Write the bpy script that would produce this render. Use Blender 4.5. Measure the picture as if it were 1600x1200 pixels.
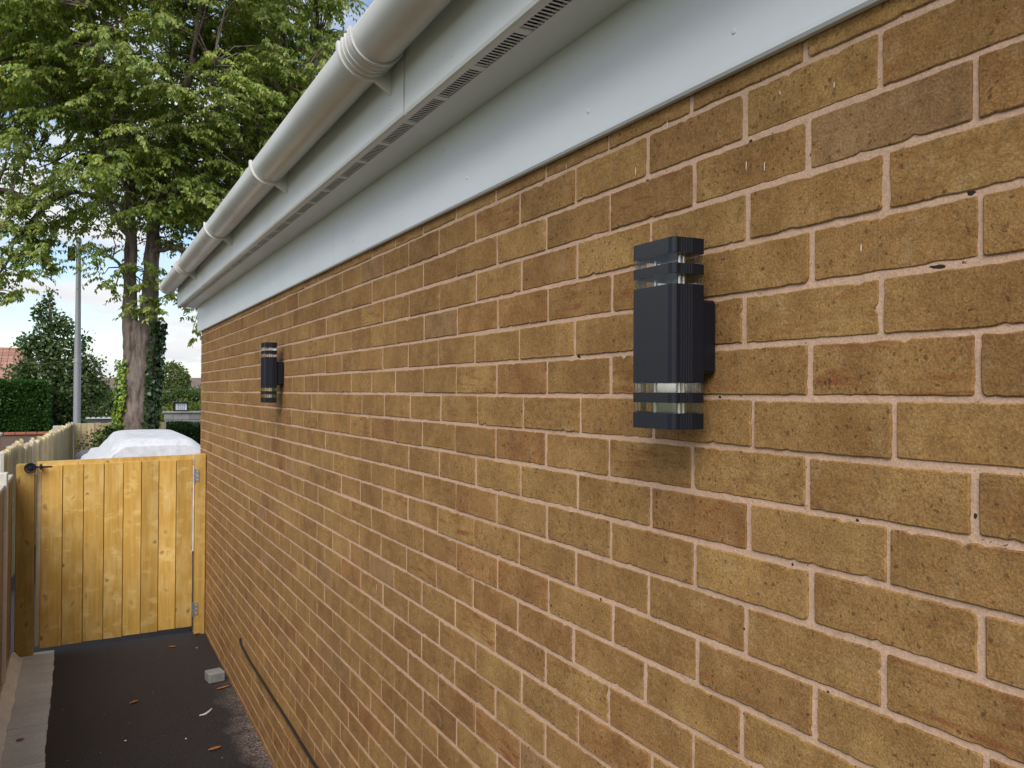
import bpy, math, random
import numpy as np
from mathutils import Vector, Matrix, noise as mnoise

# ------------------------------------------------------------------ reset
for o in list(bpy.data.objects):
    bpy.data.objects.remove(o, do_unlink=True)
scene = bpy.context.scene
COL = scene.collection
R = math.radians

# ------------------------------------------------------------------ camera
CAM = Vector((-0.846, 0.0, 1.82))
YAW, PITCH, ROLL = R(28.4), R(0.6135), R(0.2865)
fw = Vector((math.sin(YAW) * math.cos(PITCH), math.cos(YAW) * math.cos(PITCH), math.sin(PITCH)))
r0 = Vector((math.cos(YAW), -math.sin(YAW), 0))
u0 = r0.cross(fw)
rt = r0 * math.cos(ROLL) + u0 * math.sin(ROLL)
up = rt.cross(fw)
cd = bpy.data.cameras.new('camera')
cam = bpy.data.objects.new('camera', cd)
COL.objects.link(cam)
cam.matrix_world = Matrix(((rt.x, up.x, -fw.x, CAM.x), (rt.y, up.y, -fw.y, CAM.y), (rt.z, up.z, -fw.z, CAM.z), (0, 0, 0, 1)))
cd.sensor_fit = 'HORIZONTAL'
cd.sensor_width = 36
cd.lens = 28.1
cd.clip_start = 0.02
cd.clip_end = 3000
scene.camera = cam

# ------------------------------------------------------------------ light
SUN = Vector((-0.42, -0.60, 0.66)).normalized()          # towards the sun
sun_el = math.asin(SUN.z)
sun_az = math.atan2(SUN.x, SUN.y)
world = bpy.data.worlds.new('World')
scene.world = world
world.use_nodes = True
wn, wl = world.node_tree.nodes, world.node_tree.links
wn.clear()
w_out = wn.new('ShaderNodeOutputWorld')
w_bg = wn.new('ShaderNodeBackground')
w_bg.inputs['Strength'].default_value = 0.10
sky = wn.new('ShaderNodeTexSky')
sky.sky_type = 'NISHITA'
sky.sun_disc = False
sky.sun_elevation = sun_el
sky.sun_rotation = sun_az
sky.air_density = 1.0
sky.dust_density = 0.5; sky.ozone_density = 2.0
w_tc = wn.new('ShaderNodeTexCoord')
w_sep = wn.new('ShaderNodeSeparateXYZ')
wl.new(w_tc.outputs['Generated'], w_sep.inputs[0])
w_add = wn.new('ShaderNodeMath'); w_add.operation = 'ADD'; w_add.inputs[1].default_value = 0.22
w_abs = wn.new('ShaderNodeMath'); w_abs.operation = 'ABSOLUTE'
wl.new(w_sep.outputs['Z'], w_abs.inputs[0]); wl.new(w_abs.outputs[0], w_add.inputs[0])
w_comb = wn.new('ShaderNodeCombineXYZ')
for i, ax in enumerate('XY'):
    d = wn.new('ShaderNodeMath'); d.operation = 'DIVIDE'
    wl.new(w_sep.outputs[ax], d.inputs[0]); wl.new(w_add.outputs[0], d.inputs[1]); wl.new(d.outputs[0], w_comb.inputs[i])
w_n = wn.new('ShaderNodeTexNoise')
w_n.inputs['Scale'].default_value = 1.55; w_n.inputs['Detail'].default_value = 9; w_n.inputs['Roughness'].default_value = 0.56
wl.new(w_comb.outputs[0], w_n.inputs['Vector'])
w_r = wn.new('ShaderNodeValToRGB')
w_r.color_ramp.elements[0].position = 0.42; w_r.color_ramp.elements[1].position = 0.56
wl.new(w_n.outputs['Fac'], w_r.inputs[0])
w_n2 = wn.new('ShaderNodeTexNoise')
w_n2.inputs['Scale'].default_value = 3.2; w_n2.inputs['Detail'].default_value = 7
wl.new(w_comb.outputs[0], w_n2.inputs['Vector'])
w_cc = wn.new('ShaderNodeMix'); w_cc.data_type = 'RGBA'
w_cc.inputs['A'].default_value = (3.9, 4.05, 4.4, 1); w_cc.inputs['B'].default_value = (6.4, 6.35, 6.3, 1)
wl.new(w_n2.outputs['Fac'], w_cc.inputs['Factor'])
w_mx = wn.new('ShaderNodeMix'); w_mx.data_type = 'RGBA'
wl.new(w_r.outputs[0], w_mx.inputs['Factor'])
wl.new(sky.outputs[0], w_mx.inputs['A']); wl.new(w_cc.outputs['Result'], w_mx.inputs['B'])
wl.new(w_mx.outputs['Result'], w_bg.inputs['Color']); wl.new(w_bg.outputs[0], w_out.inputs[0])

sd = bpy.data.lights.new('sun', 'SUN')
sd.energy = 2.0; sd.angle = R(40); sd.color = (1.0, 0.95, 0.87)
so = bpy.data.objects.new('sun', sd); COL.objects.link(so)
so.rotation_euler = SUN.to_track_quat('Z', 'Y').to_euler()
so.location = (-6, -3, 9)

vs = scene.view_settings
vs.view_transform = 'Standard'; vs.look = 'None'; vs.gamma = 1.0; vs.use_curve_mapping = False
vs.exposure = 0.80

# ------------------------------------------------------------------ material helpers
class NT:
    def __init__(s, name):
        s.m = bpy.data.materials.new(name); s.m.use_nodes = True
        s.t = s.m.node_tree; s.n = s.t.nodes; s.l = s.t.links
        s.p = s.n['Principled BSDF']
    def put(s, node, key, v):
        if hasattr(v, 'is_output'): s.l.new(v, node.inputs[key])
        else: node.inputs[key].default_value = v
    def tc(s, w='Object'):
        if w == 'Position': return s.n.new('ShaderNodeNewGeometry').outputs['Position']
        return s.n.new('ShaderNodeTexCoord').outputs[w]
    def rnd(s): return s.n.new('ShaderNodeObjectInfo').outputs['Random']
    def attr(s, name, out='Color'):
        a = s.n.new('ShaderNodeAttribute'); a.attribute_name = name; return a.outputs[out]
    def math(s, op, a, b=0.0, clamp=False):
        n = s.n.new('ShaderNodeMath'); n.operation = op; n.use_clamp = clamp
        s.put(n, 0, a); s.put(n, 1, b); return n.outputs[0]
    def vmath(s, op, a, b):
        n = s.n.new('ShaderNodeVectorMath'); n.operation = op; s.put(n, 0, a); s.put(n, 1, b); return n.outputs[0]
    def scl(s, v, sc): return s.vmath('MULTIPLY', v, sc)
    def offs(s, v, seed, k=17.0):
        c = s.n.new('ShaderNodeCombineXYZ')
        s.put(c, 0, s.math('MULTIPLY', seed, k)); s.put(c, 1, s.math('MULTIPLY', seed, k * 1.7)); s.put(c, 2, s.math('MULTIPLY', seed, k * 0.6))
        return s.vmath('ADD', v, c.outputs[0])
    def noise(s, v, sc, det=4, rough=0.55, out='Fac'):
        n = s.n.new('ShaderNodeTexNoise'); s.put(n, 'Vector', v)
        n.inputs['Scale'].default_value = sc; n.inputs['Detail'].default_value = det; n.inputs['Roughness'].default_value = rough
        return n.outputs[out]
    def voro(s, v, sc, out='Distance', rand=1.0):
        n = s.n.new('ShaderNodeTexVoronoi'); s.put(n, 'Vector', v); n.inputs['Scale'].default_value = sc
        n.inputs['Randomness'].default_value = rand
        return n.outputs[out] if out else n
    def ramp(s, f, stops):
        n = s.n.new('ShaderNodeValToRGB'); e = n.color_ramp.elements
        while len(e) < len(stops): e.new(0.5)
        for i, (p, c) in enumerate(stops):
            e[i].position = p; e[i].color = (c, c, c, 1) if not hasattr(c, '__len__') else (*c, 1)
        s.put(n, 0, f); return n.outputs[0]
    def mix(s, f, a, b, mode='MIX'):
        n = s.n.new('ShaderNodeMix'); n.data_type = 'RGBA'; n.blend_type = mode
        col = lambda c: (*c, 1) if isinstance(c, tuple) and len(c) == 3 else c
        s.put(n, 'Factor', f); s.put(n, 'A', col(a)); s.put(n, 'B', col(b)); return n.outputs['Result']
    def bump(s, h, strength=0.3, dist=0.002, prev=None):
        n = s.n.new('ShaderNodeBump'); s.put(n, 'Height', h); n.inputs['Strength'].default_value = strength
        n.inputs['Distance'].default_value = dist
        if prev is not None: s.l.new(prev, n.inputs['Normal'])
        return n.outputs[0]
    def fin(s, col, rough=0.8, normal=None, spec=0.3, metal=0.0):
        c = (*col, 1) if isinstance(col, tuple) and len(col) == 3 else col
        s.put(s.p, 'Base Color', c); s.put(s.p, 'Roughness', rough)
        s.p.inputs['Specular IOR Level'].default_value = spec; s.p.inputs['Metallic'].default_value = metal
        if normal is not None: s.l.new(normal, s.p.inputs['Normal'])
        return s.m

def mat_brick():
    s = NT('brick_clay')
    seed = s.attr('seed', 'Fac'); red = s.attr('redness', 'Fac'); base = s.attr('tint')
    p = s.offs(s.tc('Position'), seed, 9.0)
    big = s.noise(p, 11, 3)
    c = s.mix(s.ramp(big, [(0.3, 0.0), (0.7, 1.0)]), base, s.mix(1.0, base, (0.66, 0.60, 0.56), 'MULTIPLY'))
    warm = s.noise(p, 6, 2)
    c = s.mix(s.math('MULTIPLY', s.ramp(warm, [(0.46, 0.0), (0.66, 1.0)]), 0.34), c, (0.34, 0.185, 0.07))
    # firing drags, reddish and stretched along the course
    ps = s.scl(p, (1, 4.5, 34))
    drag = s.noise(ps, 2.6, 4, 0.62)
    c = s.mix(s.math('MULTIPLY', s.ramp(drag, [(0.5, 0.0), (0.66, 1.0)]), red), c, (0.235, 0.085, 0.032))
    blotch = s.noise(p, 24, 5, 0.7)
    c = s.mix(s.math('MULTIPLY', s.ramp(blotch, [(0.54, 0.0), (0.7, 1.0)]), 0.42), c, (0.17, 0.10, 0.045))
    dust = s.noise(p, 30, 3, 0.6)
    c = s.mix(s.math('MULTIPLY', s.ramp(dust, [(0.55, 0.0), (0.72, 1.0)]), 0.22), c, (0.50, 0.36, 0.2))
    grain = s.noise(p, 300, 4, 0.8)
    c = s.mix(0.85, c, s.ramp(grain, [(0.30, 0.42), (0.70, 1.50)]), 'MULTIPLY')
    # dark pits and iron specks
    wob = s.n.new('ShaderNodeTexNoise'); s.put(wob, 'Vector', p); wob.inputs['Scale'].default_value = 240; wob.inputs['Detail'].default_value = 3
    pw = s.vmath('ADD', p, s.scl(s.vmath('SUBTRACT', wob.outputs['Color'], (0.5, 0.5, 0.5)), (0.009, 0.009, 0.009)))
    mid = s.noise(pw, 95, 4, 0.72)
    c = s.mix(s.math('MULTIPLY', s.ramp(mid, [(0.50, 0.0), (0.72, 1.0)]), 0.42), c, (0.12, 0.068, 0.03))
    c = s.mix(s.math('MULTIPLY', s.ramp(mid, [(0.28, 1.0), (0.44, 0.0)]), 0.22), c, (0.46, 0.33, 0.17))
    v = s.voro(pw, 150, None)
    sep = s.n.new('ShaderNodeSeparateColor'); s.l.new(v.outputs['Color'], sep.inputs[0])
    pick = s.math('GREATER_THAN', sep.outputs[0], 0.60)
    size = s.math('MULTIPLY', s.math('POWER', sep.outputs[1], 2.2), 0.46)
    spot = s.math('MULTIPLY', pick, s.math('LESS_THAN', v.outputs['Distance'], size))
    c = s.mix(s.math('MULTIPLY', spot, 0.55), c, (0.055, 0.026, 0.014))
    v2 = s.voro(s.scl(pw, (1, 0.6, 1.4)), 44, None)
    sep2 = s.n.new('ShaderNodeSeparateColor'); s.l.new(v2.outputs['Color'], sep2.inputs[0])
    spot2 = s.math('MULTIPLY', s.math('GREATER_THAN', sep2.outputs[0], 0.93), s.math('LESS_THAN', v2.outputs['Distance'], 0.13))
    c = s.mix(s.math('MULTIPLY', spot2, 0.75), c, (0.085, 0.03, 0.018))
    wp = s.tc('Position')                               # weathering that runs across the wall
    c = s.mix(1.0, c, s.ramp(s.noise(s.scl(wp, (1, 1, 0.55)), 2.6, 5, 0.6), [(0.30, (0.86, 0.85, 0.84)), (0.70, (1.12, 1.11, 1.09))]), 'MULTIPLY')
    pale = s.noise(s.scl(wp, (1, 3.2, 0.8)), 5.0, 5, 0.7)
    c = s.mix(s.math('MULTIPLY', s.ramp(pale, [(0.60, 0.0), (0.74, 1.0)]), 0.16), c, (0.50, 0.36, 0.21))
    h = s.math('SUBTRACT', s.math('ADD', s.noise(p, 300, 4, 0.7), s.math('MULTIPLY', s.noise(p, 45, 3), 1.4)), s.math('MULTIPLY', spot, 1.2))
    return s.fin(c, 0.92, s.bump(h, 0.8, 0.0016), 0.18)

def mat_mortar():
    s = NT('mortar')
    p = s.tc('Position')
    c = s.mix(s.noise(p, 9, 3), (0.51, 0.33, 0.225), (0.66, 0.445, 0.315))
    c = s.mix(s.math('MULTIPLY', s.ramp(s.noise(p, 26, 5, 0.7), [(0.52, 0.0), (0.72, 1.0)]), 0.42), c, (0.30, 0.19, 0.12))
    c = s.mix(0.7, c, s.ramp(s.noise(p, 330, 3, 0.7), [(0.25, 0.62), (0.75, 1.25)]), 'MULTIPLY')
    wob = s.n.new('ShaderNodeTexNoise'); s.put(wob, 'Vector', p); wob.inputs['Scale'].default_value = 260
    v = s.voro(s.vmath('ADD', p, s.scl(s.vmath('SUBTRACT', wob.outputs['Color'], (0.5, 0.5, 0.5)), (0.008, 0.008, 0.008))), 135, None)
    sep = s.n.new('ShaderNodeSeparateColor'); s.l.new(v.outputs['Color'], sep.inputs[0])
    spot = s.math('MULTIPLY', s.math('GREATER_THAN', sep.outputs[0], 0.74), s.math('LESS_THAN', v.outputs['Distance'], s.math('MULTIPLY', sep.outputs[1], 0.40)))
    c = s.mix(s.math('MULTIPLY', spot, 0.8), c, (0.07, 0.035, 0.02))  # dark specks: stains, and shade coloured into small holes
    h = s.math('SUBTRACT', s.math('ADD', s.noise(p, 260, 4, 0.7), s.math('MULTIPLY', s.noise(p, 60, 3), 2.0)), s.math('MULTIPLY', spot, 2.0))
    return s.fin(c, 0.95, s.bump(h, 0.6, 0.0016), 0.15)

def mat_plastic(name, col, rough=0.36, dirt=0.35):
    s = NT(name)
    p = s.tc('Position')
    st = s.noise(s.scl(p, (2.5, 1.1, 2.5)), 2.2, 5, 0.6)
    c = s.mix(s.math('MULTIPLY', s.ramp(st, [(0.45, 0.0), (0.75, 1.0)]), dirt), col, (col[0] * 0.66, col[1] * 0.60, col[2] * 0.50))
    sp = s.noise(p, 90, 3, 0.7)
    c = s.mix(s.math('MULTIPLY', s.ramp(sp, [(0.66, 0.0), (0.76, 1.0)]), dirt * 0.6), c, (0.22, 0.19, 0.14))
    return s.fin(c, s.math('ADD', s.math('MULTIPLY', st, 0.25), rough - 0.1), s.bump(s.noise(s.scl(p, (1, 0.2, 1)), 14, 2), 0.05, 0.004), 0.45)

def mat_wood(name, c1, c2, c3, knots=True, sc=1.0, rough=0.62):
    s = NT(name)
    rn = s.rnd()
    p = s.offs(s.tc('Object'), rn, 13)
    g = s.noise(s.scl(p, (26, 26, 1.1)), 1.6 * sc, 5, 0.6)
    c = s.mix(s.ramp(g, [(0.3, 0.0), (0.72, 1.0)]), c1, c2)
    flame = s.noise(s.scl(p, (5, 5, 1.6)), 2.0, 3)
    c = s.mix(s.math('MULTIPLY', s.ramp(flame, [(0.5, 0.0), (0.68, 1.0)]), 0.55), c, c3)
    band = s.noise(s.scl(p, (7, 7, 11)), 1.0, 4, 0.65)
    c = s.mix(s.math('MULTIPLY', s.ramp(band, [(0.56, 0.0), (0.66, 1.0)]), 0.6), c, c3)
    fine = s.noise(s.scl(p, (170, 170, 4)), 1.3, 2, 0.6)
    c = s.mix(0.45, c, s.ramp(fine, [(0.3, 0.72), (0.7, 1.18)]), 'MULTIPLY')
    h = fine
    if knots:
        sx = s.n.new('ShaderNodeSeparateXYZ'); s.l.new(p, sx.inputs[0])
        cx = s.n.new('ShaderNodeCombineXYZ'); kn = s.noise(s.scl(p, (14, 1, 7)), 1.0, 3, 0.6); s.put(cx, 0, s.math('ADD', s.math('MULTIPLY', sx.outputs['X'], 6.5), s.math('MULTIPLY', kn, 0.35))); s.put(cx, 1, s.math('ADD', s.math('MULTIPLY', sx.outputs['Z'], 5.2), s.math('MULTIPLY', s.math('SUBTRACT', flame, kn), 0.7)))
        v = s.voro(cx.outputs[0], 1.0, None); v.voronoi_dimensions = '2D'
        d = v.outputs['Distance']
        ring = s.ramp(d, [(0.0, 1.0), (0.05, 0.9), (0.085, 0.35), (0.13, 0.0)])
        halo = s.ramp(d, [(0.05, 0.9), (0.16, 0.75), (0.30, 0.35), (0.52, 0.0)])
        sep = s.n.new('ShaderNodeSeparateColor'); s.l.new(v.outputs['Color'], sep.inputs[0])
        on = s.math('MULTIPLY', s.math('GREATER_THAN', sep.outputs[0], 0.40), s.math('ADD', s.math('MULTIPLY', sep.outputs[1], 0.8), 0.2))
        c = s.mix(s.math('MULTIPLY', s.math('MULTIPLY', halo, on), 0.65), c, c3)
        c = s.mix(s.math('MULTIPLY', s.math('MULTIPLY', ring, on), 0.85), c, (c2[0] * 0.42, c2[1] * 0.30, c2[2] * 0.22))
    tone = s.math('ADD', s.math('MULTIPLY', rn, 0.36), 0.80)
    cc = s.n.new('ShaderNodeCombineColor')
    for i in range(3): s.put(cc, i, tone)
    c = s.mix(1.0, c, cc.outputs[0], 'MULTIPLY')
    return s.fin(c, rough, s.bump(h, 0.35, 0.0015), 0.3)

def mat_asphalt():
    s = NT('asphalt')
    p = s.tc('Position')
    c = s.mix(s.noise(p, 2.2, 4), (0.0135, 0.0115, 0.0140), (0.024, 0.0205, 0.0245))
    sep = s.n.new('ShaderNodeSeparateXYZ'); s.l.new(p, sep.inputs[0])
    x, y = sep.outputs['X'], sep.outputs['Y']
    st = s.noise(p, 120, 3, 0.75)
    c = s.mix(s.math('MULTIPLY', s.ramp(st, [(0.54, 0.0), (0.70, 1.0)]), 0.45), c, (0.17, 0.14, 0.135))
    # pale mortar dust and sand swept against the wall foot
    edge = s.math('ADD', x, s.math('MULTIPLY', s.noise(p, 5, 4, 0.6), 0.26))
    m1 = s.ramp(edge, [(0.0, 0.0), (0.12, 1.0)])
    along = s.ramp(s.math('DIVIDE', s.math('ADD', y, s.math('MULTIPLY', s.noise(p, 3, 3), 0.6)), 8.0), [(0.60, 1.0), (0.74, 0.0)])
    gr = s.ramp(s.math('ADD', s.noise(p, 70, 4, 0.85), s.math('MULTIPLY', s.noise(p, 14, 3), 0.25)), [(0.56, 0.0), (0.74, 1.0)])
    c = s.mix(s.math('MULTIPLY', s.math('MULTIPLY', m1, along), s.math('MULTIPLY', gr, 0.7)), c, (0.46, 0.35, 0.28))
    # scattered chips
    v = s.voro(p, 34, None)
    sp = s.n.new('ShaderNodeSeparateColor'); s.l.new(v.outputs['Color'], sp.inputs[0])
    chip = s.math('MULTIPLY', s.math('GREATER_THAN', sp.outputs[0], 0.965), s.math('LESS_THAN', v.outputs['Distance'], 0.15))
    c = s.mix(s.math('MULTIPLY', chip, 0.7), c, (0.34, 0.31, 0.28))
    h = s.math('ADD', s.noise(p, 180, 3, 0.7), s.voro(p, 140))
    return s.fin(c, 0.72, s.bump(h, 0.9, 0.004), 0.4)

def mat_mottled(name, c1, c2, sc=6, fine=120, rough=0.9, bump=0.5, dist=0.004, spec=0.2, rnd=0.0):
    s = NT(name)
    p = s.tc('Position')
    c = s.mix(s.ramp(s.noise(p, sc, 5, 0.6), [(0.3, 0.0), (0.7, 1.0)]), c1, c2)
    c = s.mix(0.6, c, s.ramp(s.noise(p, fine, 3, 0.7), [(0.25, 0.65), (0.75, 1.3)]), 'MULTIPLY')
    if rnd:
        t = s.math('ADD', s.math('MULTIPLY', s.rnd(), rnd), 1 - rnd / 2)
        cc = s.n.new('ShaderNodeCombineColor')
        for i in range(3): s.put(cc, i, t)
        c = s.mix(1.0, c, cc.outputs[0], 'MULTIPLY')
    return s.fin(c, rough, s.bump(s.math('ADD', s.noise(p, fine, 3, 0.7), s.noise(p, sc * 3, 3)), bump, dist), spec)

def mat_bark():
    s = NT('bark')
    p = s.tc('Position')
    f = s.noise(s.scl(p, (9, 9, 2.2)), 1.5, 6, 0.65)
    c = s.mix(s.ramp(f, [(0.34, 0.0), (0.66, 1.0)]), (0.07, 0.052, 0.044), (0.28, 0.22, 0.19))
    pl = s.noise(s.scl(p, (2.2, 2.2, 1.0)), 1.4, 3)
    c = s.mix(s.math('MULTIPLY', s.ramp(pl, [(0.52, 0.0), (0.66, 1.0)]), 0.5), c, (0.27, 0.235, 0.215))
    mo = s.noise(p, 3.5, 4)
    c = s.mix(s.math('MULTIPLY', s.ramp(mo, [(0.56, 0.0), (0.7, 1.0)]), 0.45), c, (0.07, 0.075, 0.028))
    return s.fin(c, 0.9, s.bump(f, 1.0, 0.03), 0.15)

def mat_leaf(name, trans=0.35, rough=0.5, spec=0.35):
    s = NT(name)
    col = s.attr('lcol')
    s.fin(col, rough, None, spec)
    tr = s.n.new('ShaderNodeBsdfTranslucent')
    s.l.new(s.mix(1.0, col, (1.25, 1.35, 0.6), 'MULTIPLY'), tr.inputs[0])
    mx = s.n.new('ShaderNodeMixShader'); mx.inputs[0].default_value = trans
    s.l.new(s.p.outputs[0], mx.inputs[1]); s.l.new(tr.outputs[0], mx.inputs[2])
    s.l.new(mx.outputs[0], s.n['Material Output'].inputs[0])
    return s.m

def mat_plain(name, col, rough=0.5, metal=0.0, spec=0.4, nz=0.0):
    s = NT(name)
    if nz:
        p = s.tc('Position')
        c = s.mix(nz, (*col, 1), s.ramp(s.noise(p, 60, 4, 0.7), [(0.25, 0.4), (0.75, 1.6)]), 'MULTIPLY')
        return s.fin(c, rough, s.bump(s.noise(p, 200, 3), 0.15, 0.001), spec, metal)
    return s.fin(col, rough, None, spec, metal)

def mat_acrylic():
    s = NT('clear_acrylic')
    tr = s.n.new('ShaderNodeBsdfTransparent'); tr.inputs[0].default_value = (0.965, 0.975, 0.97, 1)
    gl = s.n.new('ShaderNodeBsdfGlossy'); gl.inputs['Roughness'].default_value = 0.06
    fr = s.n.new('ShaderNodeFresnel'); fr.inputs[0].default_value = 1.5
    f = s.math('ADD', s.math('MULTIPLY', fr.outputs[0], 0.58), 0.01, True)
    mx = s.n.new('ShaderNodeMixShader'); s.l.new(f, mx.inputs[0])
    s.l.new(tr.outputs[0], mx.inputs[1]); s.l.new(gl.outputs[0], mx.inputs[2])
    s.l.new(mx.outputs[0], s.n['Material Output'].inputs[0])
    return s.m

M = {}
M['brick'] = mat_brick(); M['mortar'] = mat_mortar()
M['upvc'] = mat_plastic('white_upvc', (0.77, 0.78, 0.765), 0.36, 0.32)
M['gutter'] = mat_plastic('gutter_upvc', (0.70, 0.695, 0.675), 0.28, 0.42)
M['board'] = mat_plastic('white_upvc_board', (0.76, 0.79, 0.81), 0.34, 0.16)
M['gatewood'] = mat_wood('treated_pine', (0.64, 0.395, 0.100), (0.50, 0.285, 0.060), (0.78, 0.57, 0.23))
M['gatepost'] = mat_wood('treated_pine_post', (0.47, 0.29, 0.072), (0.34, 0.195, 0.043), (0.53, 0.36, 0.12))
M['fencewood'] = mat_wood('weathered_fence', (0.40, 0.31, 0.22), (0.25, 0.165, 0.10), (0.48, 0.40, 0.31), False)
M['fencelight'] = mat_wood('pale_fence', (0.60, 0.50, 0.29), (0.50, 0.38, 0.18), (0.66, 0.58, 0.42), False)
M['fencegrey'] = mat_wood('silvered_fence', (0.56, 0.54, 0.50), (0.44, 0.41, 0.36), (0.62, 0.60, 0.54), False)
M['asphalt'] = mat_asphalt()
M['concrete'] = mat_mottled('concrete', (0.44, 0.43, 0.40), (0.54, 0.525, 0.49), 4, 120, rnd=0.08)
M['haunch'] = mat_mottled('mortar_haunch', (0.58, 0.55, 0.49), (0.72, 0.68, 0.61), 5, 90)
M['block'] = mat_mottled('grey_block', (0.20, 0.195, 0.19), (0.28, 0.272, 0.262), 14, 160)
M['ground'] = mat_mottled('garden_ground', (0.07, 0.065, 0.035), (0.05, 0.085, 0.025), 1.2, 30, dist=0.02)
M['bark'] = mat_bark()
M['leaf'] = mat_leaf('leaf', 0.42, 0.42, 0.5); M['ivyleaf'] = mat_leaf('ivy_leaf', 0.25, 0.35, 0.5)
M['black'] = mat_plain('black_powder_coat', (0.0044, 0.0064, 0.0130), 0.44, 0.0, 0.36, 0.25)
M['acrylic'] = mat_acrylic()
M['rod'] = mat_plain('bright_rod', (0.86, 0.86, 0.86), 0.2, 0.6)
M['dark'] = mat_plain('gap_shade', (0.012, 0.010, 0.009), 0.9); M['pit_shade'] = mat_plain('pit_shade', (0.030, 0.017, 0.011), 0.95)  # near-black colours standing for the shade in gaps and pits
M['steel'] = mat_plain('galvanised_steel', (0.42, 0.43, 0.45), 0.42, 0.75, 0.5, 0.35)
M['pole'] = mat_plain('galvanised_pole', (0.36, 0.37, 0.385), 0.5, 0.35, 0.5, 0.2)
M['cable'] = mat_plain('black_cable', (0.016, 0.014, 0.013), 0.55)
M['cover'] = mat_mottled('white_cover_fabric', (0.56, 0.565, 0.605), (0.59, 0.595, 0.635), 2, 9, 0.6, 0.02, 0.002)
M['drip'] = mat_plain('white_drip', (0.72, 0.66, 0.56), 0.8)
M['leaf_orange'] = mat_plain('dead_leaf', (0.42, 0.15, 0.035), 0.8, nz=0.5)
M['leaf_brown'] = mat_plain('brown_dead_leaf', (0.26, 0.12, 0.045), 0.8, nz=0.5)
M['rooftile'] = mat_mottled('clay_roof', (0.32, 0.17, 0.13), (0.42, 0.24, 0.19), 1.5, 12, rnd=0.3)
M['roofbrown'] = mat_mottled('brown_roof', (0.16, 0.11, 0.10), (0.22, 0.16, 0.14), 1.5, 12)
M['render'] = mat_mottled('cream_render', (0.55, 0.47, 0.36), (0.62, 0.55, 0.44), 1, 20)
M['brown_render'] = mat_mottled('brown_wall', (0.14, 0.10, 0.085), (0.19, 0.14, 0.12), 1, 20)
M['redbrick'] = mat_mottled('red_brick', (0.30, 0.10, 0.065), (0.38, 0.15, 0.10), 5, 40, rnd=0.3)
M['orange'] = mat_plain('orange_barge', (0.62, 0.27, 0.09), 0.7)
M['darkstone'] = mat_mottled('dark_stone', (0.06, 0.065, 0.07), (0.11, 0.115, 0.12), 5, 40)
M['palestone'] = mat_mottled('pale_coping', (0.5, 0.5, 0.5), (0.6, 0.6, 0.6), 5, 40)
M['greyblock'] = mat_mottled('grey_stone_block', (0.26, 0.255, 0.245), (0.36, 0.35, 0.335), 3, 40, rnd=0.25)
M['paneglass'] = mat_plain('frosted_pane', (0.72, 0.76, 0.80), 0.35)
M['hedgecore'] = mat_mottled('hedge_core', (0.010, 0.022, 0.008), (0.02, 0.04, 0.012), 5, 40)
M['tubdark'] = mat_plain('dark_tub', (0.10, 0.105, 0.125), 0.4, 0, 0.5, 0.3)

# ------------------------------------------------------------------ object helpers
def tag(o, label=None, cat=None, group=None, kind=None):
    if label: o['label'] = label
    if cat: o['category'] = cat
    if group: o['group'] = group
    if kind: o['kind'] = kind
    return o

def empty(name, loc=(0, 0, 0), rz=0):
    o = bpy.data.objects.new(name, None); COL.objects.link(o)
    o.location = loc; o.rotation_euler = (0, 0, rz); o.empty_display_size = 0.1
    return o

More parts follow.
